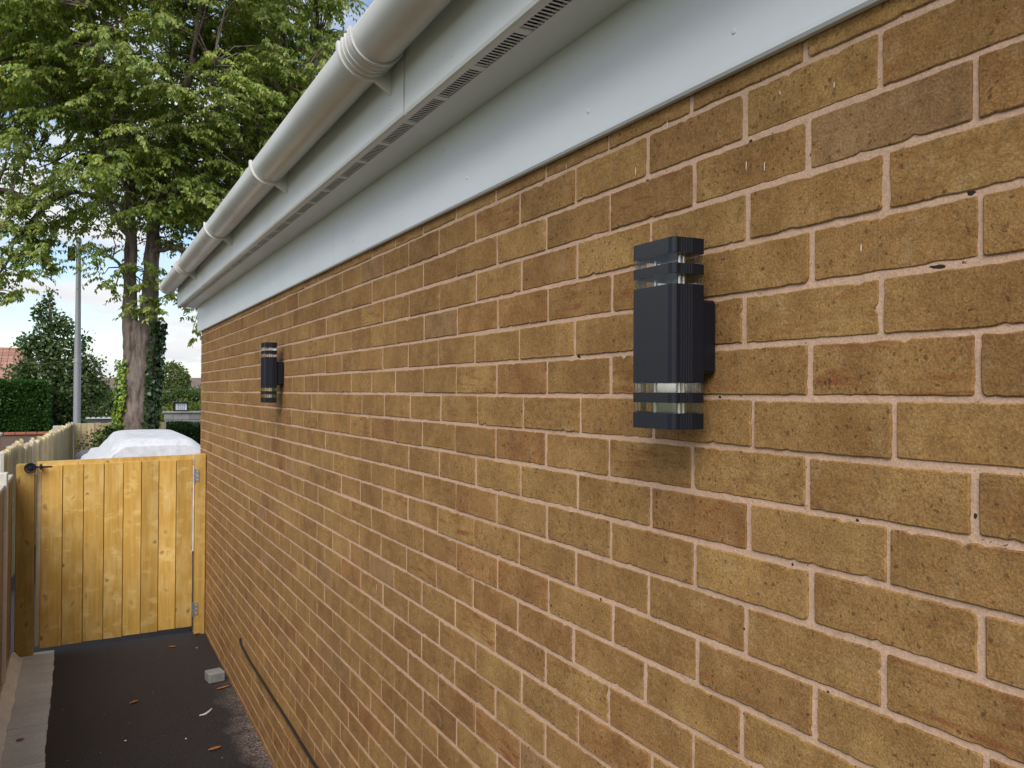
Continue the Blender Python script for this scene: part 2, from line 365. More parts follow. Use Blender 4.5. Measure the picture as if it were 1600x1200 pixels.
class MB:
    def __init__(s): s.v = []; s.f = []; s.sm = []
    def add(s, vs_, fs, smooth=False):
        b = len(s.v); s.v += [tuple(p) for p in vs_]
        s.f += [tuple(i + b for i in f) for f in fs]; s.sm += [smooth] * len(fs)
        return s
    def box(s, x0, x1, y0, y1, z0, z1, bev=0.0):
        if bev <= 0:
            vs_ = [(x, y, z) for z in (z0, z1) for y in (y0, y1) for x in (x0, x1)]
            return s.add(vs_, [(0, 2, 3, 1), (4, 5, 7, 6), (0, 1, 5, 4), (2, 6, 7, 3), (0, 4, 6, 2), (1, 3, 7, 5)])
        # chamfered box: 24 corner vertices
        b = min(bev, (x1 - x0) / 2.1, (y1 - y0) / 2.1, (z1 - z0) / 2.1)
        vs_, idx = [], {}
        X, Y, Z = (x0, x1), (y0, y1), (z0, z1)
        for i in (0, 1):
            for j in (0, 1):
                for k in (0, 1):
                    sx, sy, sz = (1, -1)[i], (1, -1)[j], (1, -1)[k]
                    for a in range(3):
                        q = [X[i] + sx * b, Y[j] + sy * b, Z[k] + sz * b]
                        q[a] = (X[i], Y[j], Z[k])[a]
                        idx[(i, j, k, a)] = len(vs_); vs_.append(q)
        fs = []
        for a in range(3):
            o1, o2 = [c for c in range(3) if c != a]
            for sd_ in (0, 1):
                q = []
                for (u, w) in ((0, 0), (1, 0), (1, 1), (0, 1)):
                    t = [0, 0, 0]; t[a] = sd_; t[o1] = u; t[o2] = w; q.append(idx[(*t, a)])
                fs.append(tuple(q))
        for a in range(3):
            o1, o2 = [c for c in range(3) if c != a]
            for u in (0, 1):
                for w in (0, 1):
                    t0 = [0, 0, 0]; t0[o1] = u; t0[o2] = w; t1 = list(t0); t1[a] = 1
                    fs.append((idx[(*t0, o1)], idx[(*t0, o2)], idx[(*t1, o2)], idx[(*t1, o1)]))
        for i in (0, 1):
            for j in (0, 1):
                for k in (0, 1):
                    fs.append((idx[(i, j, k, 0)], idx[(i, j, k, 1)], idx[(i, j, k, 2)]))
        return s.add(vs_, fs)
    def prism(s, pts, a0, a1, axis='z', caps=True, smooth=False):
        """pts: 2D outline; axis z -> (x,y), axis y -> (x,z), axis x -> (y,z)"""
        def mk(p, a):
            return {'z': (p[0], p[1], a), 'y': (p[0], a, p[1]), 'x': (a, p[0], p[1])}[axis]
        n = len(pts)
        s.add([mk(p, a0) for p in pts] + [mk(p, a1) for p in pts], [(i, (i + 1) % n, n + (i + 1) % n, n + i) for i in range(n)], smooth)
        if caps: s.add([mk(p, a0) for p in pts], [tuple(range(n))[::-1]]); s.add([mk(p, a1) for p in pts], [tuple(range(n))])
        return s
    def tube(s, path, radii, seg=8, caps=True):
        path = [Vector(p) for p in path]; n = len(path)
        if not hasattr(radii, '__len__'): radii = [radii] * n
        ref = Vector((0.31, 0.22, 0.92)).normalized(); vs_ = []
        prev = None
        for i, p in enumerate(path):
            t = (path[min(i + 1, n - 1)] - path[max(i - 1, 0)]).normalized()
            if prev is None:
                a = t.cross(ref if abs(t.dot(ref)) < 0.9 else Vector((1, 0, 0))).normalized()
            else:
                a = (prev - t * prev.dot(t)).normalized()
            prev = a; b = t.cross(a)
            for k in range(seg):
                th = 2 * math.pi * k / seg
                vs_.append(p + (a * math.cos(th) + b * math.sin(th)) * radii[i])
        fs = [(i * seg + k, i * seg + (k + 1) % seg, (i + 1) * seg + (k + 1) % seg, (i + 1) * seg + k) for i in range(n - 1) for k in range(seg)]
        s.add(vs_, fs, True)
        if caps: s.add(vs_[:seg], [tuple(range(seg))[::-1]]); s.add(vs_[-seg:], [tuple(range(seg))])
        return s
    def build(s, name, mat, parent=None, origin=None):
        o_ = Vector(origin) if origin is not None else Vector((0, 0, 0))
        me = bpy.data.meshes.new(name)
        me.from_pydata([tuple(Vector(v) - o_) for v in s.v], [], s.f)
        for p, sm in zip(me.polygons, s.sm): p.use_smooth = sm
        me.materials.append(M[mat] if isinstance(mat, str) else mat); me.update()
        o = bpy.data.objects.new(name, me); COL.objects.link(o); o.location = o_
        if parent is not None: o.parent = parent
        fixn(me)
        return o

import bmesh
def fixn(me):
    bm = bmesh.new(); bm.from_mesh(me); bmesh.ops.recalc_face_normals(bm, faces=bm.faces[:]); bm.to_mesh(me); bm.free()

# ------------------------------------------------------------------ ground
g = MB(); g.add([(-400, -60, -0.03), (400, -60, -0.03), (400, 900, -0.03), (-400, 900, -0.03)], [(0, 1, 2, 3)])
tag(g.build('ground', 'ground'), kind='structure')
rng = random.Random(3)
ys = np.arange(-3.0, 6.8, 0.05)
le = [(-0.985 + 0.010 * mnoise.noise((0, y * 3.1, 1)) + 0.006 * mnoise.noise((0, y * 11, 4)), y) for y in ys]
poly = [(x, y, 0.0) for x, y in le] + [(0.0035, y, 0.0) for y in ys[::-1]]
n = len(ys); a = MB()
a.add(poly, [(i, 2 * n - 1 - i, 2 * n - 2 - i, i + 1) for i in range(n - 1)])
pth = a.build('path', 'asphalt'); tag(pth, kind='structure')
a = MB(); a.add([(-6, 6.44, -0.010), (9, 6.44, -0.010), (9, 16.4, -0.010), (-6, 16.4, -0.010)], [(0, 1, 2, 3)])
tag(a.build('driveway', 'asphalt'), kind='structure')
a = MB(); a.add([(-60, 16.6, -0.008), (60, 16.6, -0.008), (60, 21.0, -0.008), (-60, 21.0, -0.008)], [(0, 1, 2, 3)])
tag(a.build('road', 'asphalt'), kind='structure')
# paving strip: bedding and single blocks
b = MB(); b.box(-1.178, -0.975, -3, 6.49, -0.03, -0.007)
strip = b.build('pavement', 'haunch'); tag(strip, kind='structure')
for i in range(62):
    y0 = 0.3 + i * 0.1035
    if y0 > 6.40: break
    j = rng.uniform(-0.004, 0.004); z = rng.uniform(0.000, 0.004)
    MB().box(-1.176 + j, -0.979 + j, y0, y0 + 0.101, -0.025, z + 0.0005, 0.004).build('paver', 'concrete', strip, (-1.08, y0 + 0.05, 0))
b = MB()
hv = []
for y in np.arange(-3, 6.42, 0.06):
    k = 0.012 * mnoise.noise((3, y * 5, 0)) + 0.006 * mnoise.noise((3, y * 17, 0))
    hv.append([(-1.24, y, 0.055), (-1.215, y, 0.048 + k), (-1.188 + k, y, 0.012), (-1.168 + k, y, 0.0055)])
q = [p for r_ in hv for p in r_]
b.add(q, [(4 * i + k, 4 * i + k + 1, 4 * i + k + 5, 4 * i + k + 4) for i in range(len(hv) - 1) for k in range(3)], True)
tag(b.build('kerb', 'haunch'), kind='structure')

# ------------------------------------------------------------------ house
Y0, Y1 = -1.6, 6.762
house = empty('house', (2.5, 2.5, 0))
tag(house, 'tan brick bungalow with white eaves board, soffit and gutter along the passage', 'house')
def H(o):
    o.parent = house; o.location = Vector(o.location) - house.location; return o
wall = H(MB().box(0.0024, 5.0, Y0, Y1 - 0.002, -0.2, 2.47).build('wall', 'mortar'))

brng = random.Random(11)
COURSE, J0 = 0.0745, 1.8145
def brick_outline(a, b, na, nb, rg, jit):
    """half sizes a (along y) and b (z): uneven rounded outline, counter-clockwise"""
    pts = []
    ph = rg.uniform(0, 50)
    rc = [rg.uniform(0.001, 0.0045) if rg.random() > 0.10 else rg.uniform(0.006, 0.011) for _ in range(4)]
    corners = [(-1, -1), (1, -1), (1, 1), (-1, 1)]
    inw = [(0, 1), (-1, 0), (0, -1), (1, 0)]
    for e in range(4):
        (x0, y0), (x1, y1) = corners[e], corners[(e + 1) % 4]
        nseg = na if e % 2 == 0 else nb
        L = 2 * (a if e % 2 == 0 else b)
        ra, rb = rc[e], rc[(e + 1) % 4]
        dx, dy = (x1 - x0) / 2, (y1 - y0) / 2
        # arc round the corner at the start of this edge
        pdx, pdy = inw[e]
        cx_, cy_ = x0 * a + (dx + pdx) * ra, y0 * b + (dy + pdy) * ra
        a_st = (math.pi, 1.5 * math.pi, 0.0, 0.5 * math.pi)[e]
        for k in (1, 2, 3):
            th = a_st + k / 4 * math.pi / 2
            pts.append((cx_ + ra * math.cos(th), cy_ + ra * math.sin(th)))
        for i in range(nseg + 1):
            d0 = ra + (L - ra - rb) * i / nseg
            w = mnoise.noise((ph + e * 7.3, d0 * 40, 0.5)) * jit + mnoise.noise((ph + e * 5.1, d0 * 260, 3.5)) * jit * 0.8 + max(0.0, mnoise.noise((ph + e * 3.7, d0 * 90, 9.5)) - 0.42) * 0.012
            w *= min(1.0, i / 1.5, (nseg - i) / 1.5)
            ux, uy = inw[e]
            w = w if w > 0 else w * 0.5
            pts.append((x0 * a + dx * d0 + ux * w, y0 * b + dy * d0 + uy * w))
    return pts

def brick_mesh(a, b, na, nb, rg, y_edge_free=False):
    out = brick_outline(a, b, na, nb, rg, 0.0017)
    n = len(out)
    pr = rg.uniform(-0.0012, 0.0012); ty = rg.uniform(-0.006, 0.006); tz = rg.uniform(-0.012, 0.012)
    vs_ = []
    for k in range(3):
        for (y, z) in out:
            f = 1 - (0.0016 / a if k == 0 else 0); g_ = 1 - (0.0016 / b if k == 0 else 0)
            xx = pr + y * ty + z * tz
            xx += (0.0, 0.0014, 0.0)[k]
            if k == 2: xx = 0.03
            vs_.append((xx, y * f, z * g_))
    ia, ib = a - 0.011, b - 0.011                      # clean inner ring, then a fan
    for (y, z) in out:
        y, z = max(-ia, min(ia, y)), max(-ib, min(ib, z)); vs_.append((pr + y * ty + z * tz, y, z))
    vs_.append((pr, 0.0, 0.0)); c_i = 4 * n
    fs = [(3 * n + i, 3 * n + (i + 1) % n, c_i) for i in range(n)] + [(i, (i + 1) % n, 3 * n + (i + 1) % n, 3 * n + i) for i in range(n)]
    for k in range(2):
        fs += [(k * n + i, (k + 1) * n + i, (k + 1) * n + (i + 1) % n, k * n + (i + 1) % n) for i in range(n)]
    return vs_, fs

TINTS = [((0.378, 0.220, 0.080), 14), ((0.400, 0.240, 0.086), 7), ((0.358, 0.205, 0.075), 9), ((0.336, 0.188, 0.071), 3.5),
         ((0.360, 0.192, 0.071), 2.4), ((0.350, 0.212, 0.098), 1.0), ((0.335, 0.168, 0.064), 0.8)]
TL = [t for t, w in TINTS for _ in range(int(w * 5))]
bricks = []
for row in range(-25, 7):
    z0 = J0 + row * COURSE; zc = z0 + COURSE / 2
    off = 1.076 if row % 2 else 1.1885
    jy = brng.uniform(-0.012, 0.012)
    k0 = math.floor((Y0 - off) / 0.225) - 1
    for k in range(k0, 60):
        ya = off + jy + k * 0.225; yb = ya + 0.225
        ja = brng.uniform(0.0028, 0.0058); jb = brng.uniform(0.0028, 0.0058)
        a0, a1 = ya + ja, yb - jb
        if a1 < Y0 + 0.03: continue
        if a0 > Y1 - 0.02: break
        a0 = max(a0, Y0); a1 = min(a1, Y1)
        if Y1 - a1 < 0.03: a1 = Y1
        if a1 - a0 < 0.03: continue
        hb = (COURSE - brng.uniform(0.0068, 0.0090)) / 2
        bricks.append((row, (a0 + a1) / 2, zc + brng.uniform(-0.0010, 0.0010), (a1 - a0) / 2, hb))
def screen_area(yc, zc, a_, b_):
    v = Vector((0, yc, zc)) - CAM; d = v.dot(fw)
    if d < 0.15: return 0
    sx, sy = v.dot(rt) / d, v.dot(up) / d
    mx, my = 0.6406 + 0.09, 0.4804 + 0.05
    if abs(sx) > mx or abs(sy) > my or zc > 2.30 or zc < 0.0: return 0
    return a_ * b_ / (d * d) * (0.846 / v.length)
bricks.sort(key=lambda q_: -screen_area(*q_[1:]))
def brick_attrs(me, n_, tint, seed, red):
    c = me.attributes.new('tint', 'FLOAT_COLOR', 'POINT'); c.data.foreach_set('color', np.tile((*tint, 1.0), n_).astype(np.float32))
    c = me.attributes.new('seed', 'FLOAT', 'POINT'); c.data.foreach_set('value', np.full(n_, seed, np.float32))
    c = me.attributes.new('redness', 'FLOAT', 'POINT'); c.data.foreach_set('value', np.full(n_, red, np.float32))
rest_v, rest_f, rest_t, rest_s, rest_r = [], [], [], [], []
for i, (row, yc, zc, a_, b_) in enumerate(bricks):
    rg = random.Random(i * 7 + 5)
    t = rg.choice(TL); m_ = rg.uniform(0.93, 1.07)
    t = tuple(c * m_ for c in t); seed = rg.random() * 10
    red = rg.choice([0.05, 0.1, 0.15, 0.2, 0.3, 0.4, 0.5, 0.85])
    if i < 300:
        vs_, fs = brick_mesh(a_, b_, 26, 9, rg) if i < 90 else brick_mesh(a_, b_, 14, 5, rg)
        me = bpy.data.meshes.new('brick'); me.from_pydata(vs_, [], fs); me.materials.append(M['brick'])
        brick_attrs(me, len(vs_), t, seed, red); me.update(); fixn(me)
        o = bpy.data.objects.new('brick', me); COL.objects.link(o)
        o.parent = wall; o.location = (0, yc, zc)
    else:
        vs_, fs = brick_mesh(a_, b_, 9, 3, rg)
        b0 = len(rest_v)
        rest_v += [(x, y + yc, z + zc) for x, y, z in vs_]; rest_f += [tuple(q_ + b0 for q_ in f) for f in fs]
        rest_t += [(*t, 1.0)] * len(vs_); rest_s += [seed] * len(vs_); rest_r += [red] * len(vs_)
me = bpy.data.meshes.new('brickwork'); me.from_pydata(rest_v, [], rest_f); me.materials.append(M['brick'])
c = me.attributes.new('tint', 'FLOAT_COLOR', 'POINT'); c.data.foreach_set('color', np.array(rest_t, np.float32).ravel())
c = me.attributes.new('seed', 'FLOAT', 'POINT'); c.data.foreach_set('value', np.array(rest_s, np.float32))
c = me.attributes.new('redness', 'FLOAT', 'POINT'); c.data.foreach_set('value', np.array(rest_r, np.float32))
me.update(); fixn(me)
o = bpy.data.objects.new('brickwork', me); COL.objects.link(o); o.parent = wall; o['kind'] = 'stuff'

# raised dark patches coloured as the shade inside pits in the pointing, and pale drips on the bricks
def blob(cy, cz, ry, rz, name, mat, x, ang=0.0, seed=0, n_=14):
    rg = random.Random(seed); pts = []
    for k in range(n_):
        th = 2 * math.pi * k / n_; rr = rg.uniform(0.72, 1.1)
        u, w = math.cos(th) * ry * rr, math.sin(th) * rz * rr
        pts.append((u * math.cos(ang) - w * math.sin(ang), u * math.sin(ang) + w * math.cos(ang)))
    m_ = MB(); n2 = len(pts)
    vs_ = [(x, cy + p[0], cz + p[1]) for p in pts] + [(x - 0.0005, cy + p[0] * 0.7, cz + p[1] * 0.7) for p in pts]
    m_.add(vs_, [tuple(range(n2, 2 * n2))] + [(k, (k + 1) % n2, n2 + (k + 1) % n2, n2 + k) for k in range(n2)])
    return m_.build(name, mat, wall, (x, cy, cz))
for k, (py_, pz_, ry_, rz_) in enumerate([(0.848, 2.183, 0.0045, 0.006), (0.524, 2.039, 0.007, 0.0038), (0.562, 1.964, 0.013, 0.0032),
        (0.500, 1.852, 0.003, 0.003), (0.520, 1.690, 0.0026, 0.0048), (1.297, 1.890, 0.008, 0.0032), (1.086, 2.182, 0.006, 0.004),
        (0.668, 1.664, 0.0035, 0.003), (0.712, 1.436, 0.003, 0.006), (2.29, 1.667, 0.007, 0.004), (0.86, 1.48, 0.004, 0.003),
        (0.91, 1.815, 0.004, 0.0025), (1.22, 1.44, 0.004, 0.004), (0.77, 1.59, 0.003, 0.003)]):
    blob(py_, pz_, ry_ * 0.78, rz_ * 0.8, 'pit_shade_patch', 'pit_shade', 0.0021, 0.1, k)
for k, (py_, pz_, l_) in enumerate([(0.853, 2.150, 0.016), (0.818, 2.140, 0.014), (0.660, 2.000, 0.012), (1.115, 2.205, 0.020), (2.47, 1.19, 0.026),
        (1.52, 1.775, 0.002), (0.79, 2.235, 0.006), (0.70, 2.215, 0.010), (1.03, 2.262, 0.012), (1.34, 2.268, 0.012)]):
    blob(py_, pz_, 0.0008, l_ * 0.5, 'drip', 'drip', -0.0016, 0.03, 40 + k, 10)

# eaves: wall board, soffit, vent strip, fascia
ZS, ZB, XF = 2.4975, 2.291, -0.160
YE = 6.93
def part(mb, name, mat): return H(mb.build(name, mat))
for ya, yb in ((Y0, 2.949), (2.951, YE - 0.05)):
    bd = MB().prism([(-0.002, ZB), (-0.011, ZB), (-0.0145, ZB + 0.004), (-0.015, ZB + 0.010), (-0.015, ZS + 0.03), (-0.002, ZS + 0.03)], ya, yb, 'y')
    part(bd, 'wall_board', 'board')
part(MB().box(-0.0155, -0.0, YE - 0.05, YE - 0.045, ZB - 0.002, ZS), 'board_end_cap', 'upvc')
def sof(x0, x1, z0=ZS, z1=ZS + 0.008): return MB().box(x0, x1, Y0, YE - 0.012, z0, z1, 0)
sf = part(sof(-0.0145, -0.103), 'soffit', 'upvc') if False else part(MB().box(-0.104, -0.0155, Y0, YE - 0.012, ZS, ZS + 0.008), 'soffit', 'upvc')
part(MB().box(-0.141, -0.134, Y0, YE - 0.012, ZS, ZS + 0.008), 'soffit_edge', 'upvc')
vg = MB(); vg2 = MB()
y = Y0
while y < YE - 0.05:
    for k in range(13):
        yy = y + k * 0.0128
        vg.box(-0.1338, -0.1042, yy, yy + 0.0040, ZS + 0.0003, ZS + 0.0013)
    vg.box(-0.1338, -0.1042, y + 13 * 0.0128, min(y + 0.195 - 0.007, YE - 0.012), ZS + 0.0006, ZS + 0.006)
    y += 0.195
o = part(vg, 'vent_grille', 'upvc'); o['kind'] = 'stuff'
part(MB().box(-0.1395, -0.1005, Y0, YE - 0.013, ZS + 0.0085, ZS + 0.013), 'vent_void_shade', 'dark')  # dark sheet giving the void above the slots its shade by colour
fas = []; part(MB().box(XF + 0.0185, XF + 0.02, 1.78, 1.87, ZS + 0.008, 2.69), 'joint_gap_shade', 'dark')  # dark strip added behind the fascia joint so the gap looks shaded
for ya, yb, dx in ((Y0, 1.822, 0.0), (1.8275, YE, -0.0022)):
    pr = [(XF + dx + 0.019, ZS + 0.006), (XF + dx + 0.019, ZS - 0.0025), (XF + dx + 0.009, ZS - 0.005), (XF + dx + 0.003, ZS - 0.003), (XF + dx, ZS + 0.004),
          (XF + dx, 2.70), (XF + dx + 0.018, 2.70), (XF + dx + 0.018, ZS + 0.007)]
    fas.append(part(MB().prism(pr, ya, yb, 'y'), 'fascia', 'upvc'))
part(MB().box(XF + 0.002, -0.001, YE - 0.010, YE - 0.002, ZS - 0.004, 2.70, 0.002), 'box_end', 'upvc')
nr = random.Random(5)
nails = []
for y in np.arange(0.35, 6.9, 0.47):
    nails += [(-0.015, y + nr.uniform(-.05, .05), ZB + 0.055), (-0.015, y + 0.12 + nr.uniform(-.05, .05), ZS - 0.045)]
    nails += [(XF, y + 0.2 + nr.uniform(-.06, .06), ZS + 0.035)]
for (x, y, z) in nails:
    m_ = MB()
    n_ = 8
    rings = [(0.0, 0.0034), (0.0011, 0.0031), (0.0018, 0.0016)]
    for (h_, r_) in rings:
        r_ *= 1.3
        m_.v += [(x - h_ - (0.0022 if x < -0.1 and y > 1.82 else 0), y + r_ * math.cos(2 * math.pi * k / n_), z + r_ * math.sin(2 * math.pi * k / n_)) for k in range(n_)]
    for a_ in range(2):
        m_.f += [(a_ * n_ + k, a_ * n_ + (k + 1) % n_, (a_ + 1) * n_ + (k + 1) % n_, (a_ + 1) * n_ + k) for k in range(n_)]
    m_.f += [tuple(range(2 * n_, 3 * n_))]; m_.sm = [True] * len(m_.f)
    H(m_.build('nail_head', 'upvc', None, (x, y, z)))

# gutter
GX, GZ, GR = -0.230, 2.665, 0.063
def arc(r_, a0, a1, n_): return [(GX + r_ * math.cos(a0 + (a1 - a0) * i / n_), GZ + r_ * math.sin(a0 + (a1 - a0) * i / n_)) for i in range(n_ + 1)]
def gprof(r_out, r_in, lip=0.0):
    o_ = arc(r_out, math.pi, 2 * math.pi, 28); i_ = arc(r_in, 2 * math.pi, math.pi, 28)
    return [(GX - r_out, GZ + lip)] + o_ + [(GX + r_out, GZ + lip), (GX + r_in, GZ + lip)] + i_ + [(GX - r_in, GZ + lip)]
for ya, yb in ((Y0, 1.86), (1.862, 5.70), (5.702, 6.985)):
    gt = part(MB().prism(gprof(GR, GR - 0.0028, 0.004), ya, yb, 'y', True, True), 'gutter', 'gutter')
gend = [(GX - GR, GZ + 0.004)] + arc(GR + 0.0025, math.pi, 2 * math.pi, 28) + [(GX + GR, GZ + 0.004)]
part(MB().prism(gend, 6.985, 6.992, 'y'), 'gutter_end_cap', 'gutter')
part(MB().prism(gprof(GR + 0.004, GR + 0.0003, 0.006), 6.935, 6.9845, 'y', True, True), 'end_collar', 'gutter')
def brk(yc, w=0.008):
    ro = GR + 0.010
    o_ = [(GX - ro, GZ + 0.010)] + arc(ro, math.pi, math.pi * 1.60, 22)
    pr = o_ + [(XF - 0.0022, GZ - GR - 0.034), (XF - 0.0022, GZ + 0.012), (GX + GR + 0.0008, GZ + 0.012)] + arc(GR + 0.0006, 2 * math.pi, math.pi, 24) + [(GX - GR - 0.0006, GZ + 0.010)]
    return part(MB().prism(pr, yc - w, yc + w, 'y'), 'gutter_bracket', 'gutter')
for yc in (0.78, 3.06, 4.30): brk(yc)
for yc in (1.875, 5.705):
    u = part(MB().prism(gprof(GR + 0.0036, GR + 0.0003, 0.008), yc - 0.058, yc + 0.03, 'y', True, True), 'gutter_union', 'gutter')
    for d_, hw in ((-0.055, 0.0055), (-0.040, 0.003), (0.012, 0.004), (-0.014, 0.0025)):
        o = part(MB().prism(gprof(GR + 0.0068, GR + 0.0037, 0.010), yc + d_ - hw, yc + d_ + hw, 'y', True, True), 'union_rib', 'gutter')
    brk(yc + 0.038, 0.007)
# roof slopes
rf = MB()
for i in range(9):
    x0, z0 = -0.20 + i * 0.32, 2.71 + i * 0.17
    rf.box(x0, x0 + 0.36, Y0, YE + 0.02, z0, z0 + 0.03)
part(rf, 'roof', 'roofbrown')
part(MB().prism([(0.0, 2.47), (5.0, 2.47), (2.6, 3.9)], Y1 - 0.2, Y1 - 0.1, 'y'), 'gable', 'mortar')

# ------------------------------------------------------------------ wall lamps
def wall_lamp(y1, label):
    """y1: near side of the body; body 107 wide, stands 35 mm off the wall"""
    W, XB, XO = 0.107, -0.0345, -0.090
    zb = 1.767; yc = y1 + W / 2
    t = empty('wall_lamp', (0, yc, zb)); tag(t, label, 'lamp', 'black up and down lamps on the brick wall')
    def outl(ins=0.0, flute=False):
        hw = W / 2 - ins; xb = XB - ins; xo = XO + ins
        base = [(xb, -hw)]
        xm = xb - 0.022
        if flute:
            nf = 5
            for i in range(nf + 1):
                f = i / nf; base.append((xm + (xo + 0.012 - xm) * f, -hw + 0.003 * f))
                if i < nf: base.append((xm + (xo + 0.012 - xm) * (f + 0.5 / nf), -hw + 0.003 * f + 0.0008))
        else: base += [(xm, -hw), (xo + 0.012, -hw + 0.003)]
        for k in range(1, 5):
            a_ = k / 5 * math.pi / 2
            base.append((xo + 0.010 - 0.010 * math.sin(a_), -hw + 0.003 + 0.010 * (1 - math.cos(a_))))
        front = []
        if flute:
            nf = 26; w0 = hw - 0.014
            for i in range(nf):
                front.append((xo, -w0 + 2 * w0 * i / nf)); front.append((xo + 0.0016, -w0 + 2 * w0 * (i + 0.5) / nf))
            front.append((xo, w0))
        else: front = [(xo, -hw + 0.014), (xo, hw - 0.014)]
        return base + front + [(x, -y) for x, y in base[::-1]]
    def seg(name, z0, z1, mat, ins=0.0, flute=False, parent=t):
        return MB().prism(outl(ins, flute), z0, z1, 'z').build(name, mat, parent)
    def shell(name, z0, z1):
        o_, i_ = outl(0.0012), outl(0.0042); n_ = len(o_); m_ = MB()
        m_.add([(x, y, z0) for x, y in o_] + [(x, y, z1) for x, y in o_], [(i, (i + 1) % n_, n_ + (i + 1) % n_, n_ + i) for i in range(n_)])
        m_.add([(x, y, z0) for x, y in i_] + [(x, y, z1) for x, y in i_], [(i, (i + 1) % n_, n_ + (i + 1) % n_, n_ + i) for i in range(n_)])
        m_.add([(x, y, z0) for x, y in o_] + [(x, y, z0) for x, y in i_], [(i, (i + 1) % n_, n_ + (i + 1) % n_, n_ + i) for i in range(n_)])
        m_.add([(x, y, z1) for x, y in o_] + [(x, y, z1) for x, y in i_], [(i, (i + 1) % n_, n_ + (i + 1) % n_, n_ + i) for i in range(n_)])
        return m_.build(name, 'acrylic', t)
    z = 0.0
    seq = [('end_cap', 0.0235, 0), ('lens', 0.0155, 1), ('band', 0.0150, 0), ('lens', 0.0150, 1), ('body', 0.1445, 2), ('lens', 0.0155, 1), ('band', 0.0150, 0), ('lens', 0.0155, 1), ('end_cap', 0.0225, 0)]
    for nm, h_, kd in seq:
        if kd == 1:
            L = shell(nm, z + 0.0002, z + h_ - 0.0002)
            for (px_, py_) in ((XB - 0.020, -0.031), (XB - 0.029, -0.033), (XB - 0.026, 0.026)):
                MB().tube([(px_, py_, z + 0.0003), (px_, py_, z + h_ - 0.0003)], 0.0028, 10, False).build('rod', 'rod', L)
        else: seg(nm, z, z + h_, 'black', 0.0, True)
        z += h_
    MB().box(-0.034, -0.0022, -0.0465, 0.0465, 0.083, 0.193, 0.004).build('back_plate', 'black', t)
    MB().box(-0.0346, -0.0335, -0.030, 0.030, 0.088, 0.188).build('mount', 'black', t)
    return t
wall_lamp(0.905, 'large looking black up and down wall lamp nearest the camera')
wall_lamp(3.815, 'small looking far black wall lamp near the white board end and gate')

# ------------------------------------------------------------------ cable on the wall, block, litter
pts = []
for i, y in enumerate(np.arange(-1.2, 4.83, 0.09)):
    pts.append((-0.010 - 0.003 * abs(mnoise.noise((y * 2, 0, 3))), y, 0.337 + 0.006 * mnoise.noise((y * 1.7, 2, 1)) + (0.0 if y < 4.6 else (y - 4.6) * 0.05)))
pts += [(-0.012, 4.85, 0.356), (-0.008, 4.875, 0.371), (-0.002, 4.88, 0.372)]
cb = MB().tube(pts, 0.0058, 8); cb = cb.build('cable', 'cable'); tag(cb, 'thin black cable running level along the foot of the brick wall', 'cable')
bl = MB().box(-0.050, 0.050, -0.048, 0.048, 0.0, 0.062, 0.006).build('concrete_block', 'block')
bl.location = (-0.082, 5.32, 0.0005); bl.rotation_euler = (0, 0, R(9)); tag(bl, 'loose grey concrete block lying on the tarmac against the wall', 'block')

def dead_leaf(loc, L, wdt, rz, mat, label, curl=0.25):
    n_ = 6; vs_, fs = [], []
    for i in range(n_ + 1):
        t = i / n_; w = wdt * math.sin(math.pi * min(1, t * 0.92 + 0.05)) ** 0.8
        z = 0.003 + curl * L * (t - 0.5) ** 2
        vs_ += [((t - 0.5) * L, -w, z + w * 0.45), ((t - 0.5) * L, 0, z), ((t - 0.5) * L, w, z + w * 0.35)]
    for i in range(n_):
        for k in range(2): fs.append((3 * i + k, 3 * i + k + 1, 3 * i + k + 4, 3 * i + k + 3))
    m_ = MB(); m_.add(vs_, fs, True); o = m_.build('fallen_leaf', mat); o.location = loc; o.rotation_euler = (0, 0, rz)
    mod = o.modifiers.new('thick', 'SOLIDIFY'); mod.thickness = 0.0012
    tag(o, label, 'leaf', 'fallen leaves on the tarmac'); return o
dead_leaf((-0.055, 5.16, 0), 0.085, 0.011, R(20), 'leaf_orange', 'orange fallen leaf touching the front of the grey block')
dead_leaf((-0.55, 5.16, 0), 0.06, 0.014, R(35), 'leaf_brown', 'rust brown fallen leaf alone mid way across the tarmac')
dead_leaf((-0.225, 4.30, 0), 0.07, 0.014, R(15), 'leaf_orange', 'orange brown fallen leaf nearest the camera on the tarmac')
dead_leaf((-0.25, 6.15, 0), 0.05, 0.014, R(-20), 'leaf_orange', 'orange fallen leaf just in front of the gate')
dead_leaf((-0.055, 6.40, 0), 0.06, 0.02, R(40), 'leaf_brown', 'brown fallen leaf at the foot of the hinge post')
dead_leaf((-1.10, 4.87, 0.004), 0.04, 0.012, R(20), 'leaf_brown', 'small brown curled leaf on the grey paving strip')
st = MB().tube([(-0.24, 4.78, 0.004), (-0.21, 4.785, 0.004), (-0.185, 4.81, 0.005), (-0.165, 4.85, 0.004)], [0.003, 0.0055, 0.0055, 0.003], 6).build('plastic_strip', 'drip')
tag(st, 'short curved white scrap lying on the tarmac', 'scrap')
chr_ = random.Random(8)
for k, (x, y, lb) in enumerate([(-0.62, 4.62, 'tiny pale stone chip nearest the paving strip on the tarmac'), (-0.34, 4.50, 'tiny pale stone chip near the curved white scrap'), (-0.10, 6.05, 'tiny pale stone chip between the grey block and the hinge post')]):
    s_ = chr_.uniform(0.005, 0.008)
    m_ = MB().box(-s_, s_, -s_ * 0.7, s_ * 0.8, 0, s_ * 0.8, s_ * 0.3).build('stone_chip', 'haunch')
    m_.location = (x, y, 0.0003); m_.rotation_euler = (0, 0, chr_.uniform(0, 3))
    tag(m_, lb, 'stone', 'pale stone chips on the tarmac')

